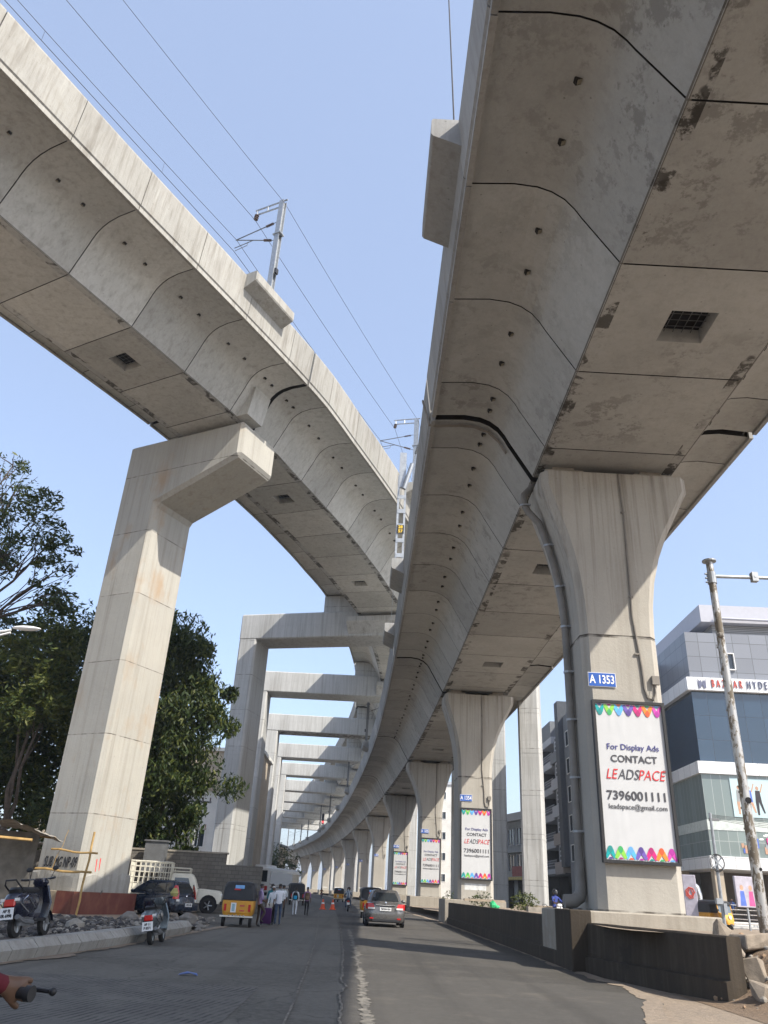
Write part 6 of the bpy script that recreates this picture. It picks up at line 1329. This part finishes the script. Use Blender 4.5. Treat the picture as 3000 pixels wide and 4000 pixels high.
def person(label, loc, rz, pose=None, shirt=None, pants=None, shoe=None, long=False, hair='short', scale=1, group='people by the roadside', helmet=None, beard=False, tail=False, hem=None, name='person'):
    t = thing(name, label, 'person', loc, rz, group); t.scale = (scale*(.89 if group == 'people by the roadside' else 1),)*3
    J = {k: Vector(v) for k, v in BONES.items()}
    for k, v in (pose or {}).items(): J[k] = Vector(v)
    dh = J['hd']-Vector(BONES['hd'])
    for k in ('no', 'oL', 'oR', 'ht'):
        if not (pose and k in pose): J[k] = Vector(BONES[k])+dh
    names = list(J); edges = [(names.index(a), names.index(b)) for a, b, _ in ED]; vs = [J[k] for k in names]; rad = [RAD[k] for k in names]; reg = [c for *_, c in ED]
    for S, sx in (('L', -1), ('R', 1)):                   # palm to five unequal, bent fingers
        w, h = J['w'+S], J['h'+S]; d = (h-w).normalized(); side = d.cross(Vector((sx, 0, 0))); side = (side if side.length > .1 else Vector((0, 1, 0))).normalized(); inw = d.cross(side).normalized()
        for q, (o, l) in enumerate(((-.027, .06), (-.009, .072), (.009, .068), (.026, .052))):
            a = h+d*.035+side*o; b = a+d*l*.55+inw*.012*sx; c = b+d*l*.35+inw*.03*sx
            i0 = len(vs); vs += [a, b, c]; rad += [.011, .0095, .008]; hi = names.index('h'+S); edges += [(hi, i0), (i0, i0+1), (i0+1, i0+2)]; reg += ['skin']*3
        a = h-d*.0+side*.042; b = a+d*.035+side*.012; i0 = len(vs); vs += [a, b]; rad += [.013, .01]; edges += [(names.index('h'+S), i0), (i0, i0+1)]; reg += ['skin']*2
    me = bpy.data.meshes.new('skel'); me.from_pydata([tuple(v) for v in vs], edges, []); o = bpy.data.objects.new('skel', me); COL.objects.link(o)
    md = o.modifiers.new('s', 'SKIN'); md.use_smooth_shade = True; md.branch_smoothing = .3
    for i, r in enumerate(rad): sv = me.skin_vertices[0].data[i]; sv.radius = (r, r*(.78 if i in (names.index('che'), names.index('spi'), names.index('pel')) else 1)); sv.use_root = (i == 0)
    o.modifiers.new('b', 'SUBSURF').levels = 1
    dg = bpy.context.evaluated_depsgraph_get(); dg.update(); m2 = bpy.data.meshes.new_from_object(o.evaluated_get(dg)); bpy.data.objects.remove(o); bpy.data.meshes.remove(me)
    ms = {'skin': M['skin'], 'shirt': shirt, 'sleeve': shirt, 'fore': shirt if long else M['skin'], 'pants': pants, 'shoe': shoe or M['black']}
    ordn = ['skin', 'shirt', 'sleeve', 'fore', 'pants', 'shoe']; m2.materials.clear()
    for k in ordn: m2.materials.append(ms[k])
    segs = [(vs[a], vs[b], ordn.index(r), max(rad[a], rad[b])) for (a, b), r in zip(edges, reg)]
    for p in m2.polygons:
        c = p.center; best = (9, 0)
        for a, b, r, rr in segs:
            ab = b-a; u = max(0, min(1, (c-a).dot(ab)/(ab.length_squared+1e-9))); dd = (c-a-ab*u).length-rr*.8
            if dd < best[0]: best = (dd, r)
        mi = best[1]
        if mi == 4 and c.z > J['pel'].z-.02 and hem is None: mi = 1
        if mi in (1, 4) and hem is not None: mi = 1 if c.z > hem else 4
        p.material_index = mi; p.use_smooth = True
    b_ = bpy.data.objects.new('body', m2); COL.objects.link(b_); b_.parent = t; m2.name = 'body'
    hd = J['hd']
    if helmet:
        mb = MB(); mb.sphere(hd+Vector((0, 0, .025)), (.135, .15, .14), 0, 14, 9); obj('helmet', mb, helmet, t, True); mb = MB(); mb.loft([[hd+Vector((.128*math.sin(a), .15*math.cos(a), z)) for a in [R(-60+15*k) for k in range(9)]] for z in (-.03, .05)], 0, False, False); obj('visor', mb, M['car_glass'], t)
    else:
        mb = MB(); rings = []
        for k in range(7):
            a = R(95-k*23); rr = .104*math.cos(a) if k < 6 else .09
            lo = hd+Vector((0, -.012, .03+.088*math.sin(a)))
            rings.append([lo+Vector((rr*.92*math.cos(2*math.pi*q/12), rr*1.06*math.sin(2*math.pi*q/12)-(.03 if k > 3 else 0), .02*math.sin(2*math.pi*q/12) if k > 2 else 0)) for q in range(12)])
        if hair != 'cap': rings = rings[:6]
        mb.loft(rings[:5 if hair != 'long' else 6]); obj('hair' if hair != 'cap' else 'cap', mb, M['hair'] if hair != 'cap' else M['white'], t, True)
        if hair == 'long': mb = MB(); mb.tube([hd+Vector((0, -.09, .0)), hd+Vector((0, -.13, -.15)), hd+Vector((0, -.12, -.3))], [.05, .045, .02], 8); obj('plait', mb, M['hair'], t, True)
    for sx in (-1, 1): mb = MB(); mb.sphere(hd+Vector((.034*sx, .083, .012)), (.014, .008, .009), 0, 8, 5); obj('eye', mb, plain_once('eye', (.05, .035, .03), .2), t)
    mb = MB(); mb.box(hd+Vector((0, .086, -.045)), (.045, .012, .012)); obj('mouth', mb, plain_once('lips', (.16, .06, .05), .5), t)
    return t
def cloth(n, c, var=.12): return plain(n, c, .9, 0, var, 9)
def stripes(name, a, b, sc, check=None):
    t = NT(name); s = t.sep(); f = t.math('GREATER_THAN', t.math('FRACT', t.math('MULTIPLY', t.math('ADD', s[0], s[1]), sc)), .5); c = t.mix(f, a, b)
    if check: g = t.math('GREATER_THAN', t.math('FRACT', t.math('MULTIPLY', s[2], sc)), .6); c = t.mix(t.math('MULTIPLY', g, .55), c, check)
    return t.out(c, .9)
JE = cloth('faded blue jeans', (.05, .075, .13), .4); DK = cloth('black trousers', (.02, .02, .022)); BR = cloth('brown trousers', (.07, .055, .045)); WH = cloth('white cotton', (.7, .71, .72), .05)
gz = lambda x, y: zg(x, y)+.008
walk = dict(kL=(-.1, .14, .5), aL=(-.1, .16, .09), tL=(-.1, .33, .06), kR=(.1, .02, .47), aR=(.1, -.2, .13), tR=(.1, -.06, .03), eL=(-.22, -.1, 1.12), wL=(-.22, -.08, .88), hL=(-.22, -.06, .8), eR=(.22, .05, 1.12), wR=(.22, .17, .9), hR=(.22, .2, .83))
person('man in a purple and white striped shirt leaning beside the yellow rickshaw', (-4.07, 34.3, gz(-4, 34)), R(-62), dict(kR=(.1, .24, .6), aR=(.08, .06, .28), tR=(.08, .2, .2), eL=(-.2, .02, 1.1), wL=(-.08, .2, 1.02), hL=(0, .22, 1.02), eR=(.2, .02, 1.1), wR=(.08, .22, 1.0), hR=(.02, .25, .98)), stripes('purple stripes', (.22, .11, .35), (.55, .5, .62), 16), BR)
person('man in a teal checked shirt standing behind the man in purple stripes', (-3.98, 37.6, gz(-4, 37)), R(30), None, stripes('teal checks', (.01, .09, .12), (.02, .2, .22), 14, (.01, .03, .05)), DK, scale=1.02)
person('man in white shirt and white cap facing the viewer behind the purple suitcase', (-3.85, 37.0, gz(-4, 37)), R(165), dict(wR=(.15, .2, .95), eR=(.2, .05, 1.13), hR=(.1, .26, .9)), WH, DK, long=True, hair='cap', scale=.96)
person('young man in white T-shirt and ripped blue jeans with his back turned', (-3.55, 36.6, gz(-3.5, 36)), R(12), dict(eR=(.25, .0, 1.12), wR=(.24, .08, .9)), cloth('white T-shirt', (.68, .7, .74), .08), JE, M['white'], scale=1.03, hem=.9)
person('man in white shirt and black trousers walking away left of the girl', (-4.25, 45.8, gz(-4, 45)), R(4), dict(walk, kL=(-.1, .06, .49), aL=(-.1, .04, .085), tL=(-.1, .22, .03), aR=(.1, -.1, .1)), cloth('pale blue white shirt', (.6, .65, .68), .06), DK, scale=1.02, hem=.88)
person('girl in white clothes with a plait walking away', (-3.92, 50.0, gz(-4, 50)), R(2), walk, cloth('white tunic', (.66, .68, .72), .06), cloth('white leggings', (.6, .63, .68), .06), long=True, hair='long', scale=.98, hem=.72)
person('man in a purple checked shirt walking away at the right of the group', (-3.3, 51.0, gz(-3, 51)), R(-4), dict(walk), stripes('mauve checks', (.28, .15, .3), (.42, .25, .42), 14, (.2, .1, .22)), DK, scale=1.0, hem=.92)
def backpack(label, loc, rz, m1, m2):
    t = thing('backpack', label, 'backpack', loc, rz, 'backpacks'); mb = MB(); t.scale = (.88,)*3; mb.loft([rrect(.13, .08, .06, 0, 4), rrect(.16, .1, .07, .08, 4), rrect(.15, .1, .07, .36, 4), rrect(.1, .06, .05, .45, 4)]); obj('bag', mb, m1, t, True)
    mb = MB(); mb.loft([rrect(.11, .05, .04, .05, 4, 0, -.1), rrect(.12, .06, .05, .22, 4, 0, -.1), rrect(.1, .04, .04, .26, 4, 0, -.1)]); obj('pocket', mb, m2, t, True)
    for sx in (-.1, .1): mb = MB(); mb.tube([(sx, .08, .1), (sx, .22, .2), (sx, .26, .34), (sx, .18, .46), (sx, .05, .42)], .02, 6); obj('strap', mb, m1, t)
backpack('black and bright blue backpack carried by the girl in white', (-3.92, 49.83, gz(-4, 50)+.81), R(2), cloth('black nylon', (.015, .016, .02)), cloth('bright blue nylon', (.02, .28, .5)))
backpack('brown backpack carried by the man in the purple checked shirt', (-3.29, 50.83, gz(-3, 51)+.83), R(-4), cloth('brown canvas', (.13, .085, .05)), cloth('tan canvas', (.2, .13, .08)))
t = thing('suitcase', 'dark purple suitcase standing between the men', 'suitcase', (-4.02, 36.4, gz(-4, 36)), R(8)); PU = cloth('purple nylon', (.05, .012, .075)); mb = MB(); mb.loft([rrect(.21, .12, .06, .05, 4), rrect(.23, .14, .07, .12, 4), rrect(.23, .14, .07, .58, 4), rrect(.2, .12, .06, .64, 4)]); obj('case', mb, PU, t, True)
mb = MB(); mb.tube([(-.1, .08, .6), (-.1, .08, .92), (.1, .08, .92), (.1, .08, .6)], .012, 5); obj('handle', mb, M['steel_dark'], t)
for sx in (-.17, .17): mb = MB(); mb.cyl((sx-.02, 0, .03), (sx+.02, 0, .03), .03, 8); obj('castor', mb, M['black'], t)
t = thing('paper_bag', 'small pale carrier bag held by the man in the white cap', 'bag', (-3.95, 36.85, gz(-4, 36)+.52), R(5)); mb = MB(); mb.loft([rrect(.12, .05, .02, 0, 2), rrect(.13, .05, .02, .3, 2)]); obj('bag', mb, M['offwhite'], t); mb = MB(); mb.tube([(-.06, 0, .29), (0, 0, .42), (.06, 0, .29)], .006, 5); obj('handle', mb, M['offwhite'], t)
ride = dict(pel=(0, -.05, .93), spi=(0, -.06, 1.1), kL=(-.2, .38, .78), aL=(-.18, .2, .38), tL=(-.18, .36, .32), kR=(.2, .38, .78), aR=(.18, .2, .38), tR=(.18, .36, .32), eL=(-.28, .2, 1.16), wL=(-.3, .42, 1.12), hL=(-.3, .5, 1.12), eR=(.28, .2, 1.16), wR=(.3, .42, 1.12), hR=(.3, .5, 1.12))
def rider(label, loc, rz, shirt, pants, k=.0, helmet=None, **kw): return person(label, (loc[0]-.05*0, loc[1], loc[2]+k), rz, ride, shirt, pants, helmet=helmet, group='riders on two-wheelers', **kw)
x, y = -1.15, 67.3
motorbike('dark red motorcycle carrying two people, following the dark auto-rickshaw', (x, y, gz(x, y)), R(2), (.2, .01, .015), plate_s='TS 12')
rider('rider in a dark jacket driving the dark red motorcycle', (x, y+.05, gz(x, y)-.04), R(2), cloth('dark jacket', (.03, .03, .035)), DK, helmet=plain('black helmet shell', (.015, .015, .017), .2), long=True)
rider('pillion passenger in a grey blue striped top on the dark red motorcycle', (x, y-.42, gz(x, y)+.0), R(2), stripes('grey blue bands', (.06, .1, .16), (.4, .45, .5), 6), JE, long=True)
for x, y, lab, lab2, c in ((-7.4, 152, 'motorcycle far away in front of the piers, ridden in brown', 'distant rider in a brown shirt', (.2, .09, .04)), (-10.9, 152, 'farthest motorcycle near the traffic signal', 'distant rider in a dark shirt by the traffic signal', (.04, .05, .06))):
    motorbike(lab, (x, y, gz(x, y)), R(4), (.03, .03, .035)); rider(lab2, (x, y, gz(x, y)-.04), R(4), cloth('shirt '+lab2[-9:], c), DK)
# helmeted rider on the far carriageway, coming towards the viewer
x, y = 8.85+.9, 43.5
t = scooter('white scooter ridden towards the viewer on the right carriageway', (x, y, .42), R(205), 0, paint('white scooter paint', (.7, .7, .7)), 'TS 08'); t.rotation_euler = (0, 0, R(205)); t['group'] = 'scooters in traffic'
rider('rider in a blue shirt and black helmet beyond the long median wall', (x, y, .38), R(205), cloth('royal blue shirt', (.03, .05, .22)), DK, helmet=plain('glossy black helmet', (.02, .02, .022), .15), long=False)
person('person in a dark blue shirt standing behind the shop railing', (27.3, 63.2, .97), R(150), dict(eR=(.2, .05, 1.15), wR=(.05, .2, 1.3), hR=(.02, .2, 1.38)), cloth('dark blue shirt', (.02, .05, .16)), DK)
# traffic cones
for i, (x, y, lab) in enumerate(((-3.2, 69.5, 'orange traffic cone standing nearer the walking man'), (-2.45, 70.5, 'orange traffic cone standing nearer the motorcycle lane'))):
    t = thing('traffic_cone', lab, 'traffic cone', (x, y, gz(x, y)), 0, 'traffic cones'); OR = plain_once('orange cone plastic', (.75, .1, .03), .5)
    mb = MB(); mb.loft([rrect(.27, .27, .06, 0, 3), rrect(.27, .27, .06, .05, 3)]); obj('base', mb, OR, t); mb = MB(); mb.cyl((0, 0, .05), (0, 0, .74), .2, 14, 0, .045); obj('cone', mb, OR, t, True); mb = MB(); mb.cyl((0, 0, .4), (0, 0, .52), .128, 14, 0, .098); obj('white_band', mb, M['white'], t, True)
# motorcyclist beside the camera: only the sleeve, hand and grip reach into the frame
bx, by = -1.585, 2.67
motorbike('motorcycle right beside the viewer, only its grip and lever in frame', (bx, by, .0), R(-4), (.02, .02, .022))
M['maroon'] = cloth('maroon sleeve cloth', (.1, .008, .016))
gp_ = Vector((.47, .33, 1.06))
pr_ = dict(ride); pr_.update(eR=(.36, .12, 1.14), wR=(.41, .27, 1.09), hR=(.44, .34, 1.075))
person('rider in a maroon sleeve with a hand on the grip at the lower left corner', (bx, by, .0), R(-4), pr_, M['maroon'], DK, long=True, group='riders on two-wheelers')
ct = thing('handlebar_grip', 'black rubber grip with brake lever under the hand at the lower left corner', 'handlebar grip', (bx, by, 0), R(-4))
mb = MB(); mb.cyl(gp_+Vector((-.22, .05, -.0)), gp_+Vector((.015, 0, 0)), .018, 12); mb.cyl(gp_+Vector((.015, 0, 0)), gp_+Vector((.035, -.003, 0)), .024, 14); obj('grip', mb, M['black'], ct, True)
mb = MB(); mb.tube([gp_+Vector((-.2, .1, 0)), gp_+Vector((-.1, .12, 0)), gp_+Vector((.02, .1, 0)), gp_+Vector((.055, .085, 0))], .007, 8); mb.sphere(gp_+Vector((.067, .083, 0)), .013, 0, 10, 7); obj('brake_lever', mb, M['black'], ct, True)

# ------------------------------------------------------------------ pale dusty air
hzm = bpy.data.materials.new('dusty air'); hzm.use_nodes = True; nt = hzm.node_tree; nt.nodes.remove(nt.nodes['Principled BSDF']); pv = nt.nodes.new('ShaderNodeVolumePrincipled')
pv.inputs['Color'].default_value = (.82, .88, .96, 1); pv.inputs['Density'].default_value = .0004; pv.inputs['Anisotropy'].default_value = .2; nt.links.new(pv.outputs[0], nt.nodes['Material Output'].inputs['Volume'])
tag(MB().b2(-1000, 1000, -450, 2600, -1.1, 45).build('haze', hzm), kind='stuff')
scene.cycles.volume_bounces = 0; scene.cycles.volume_step_rate = 4
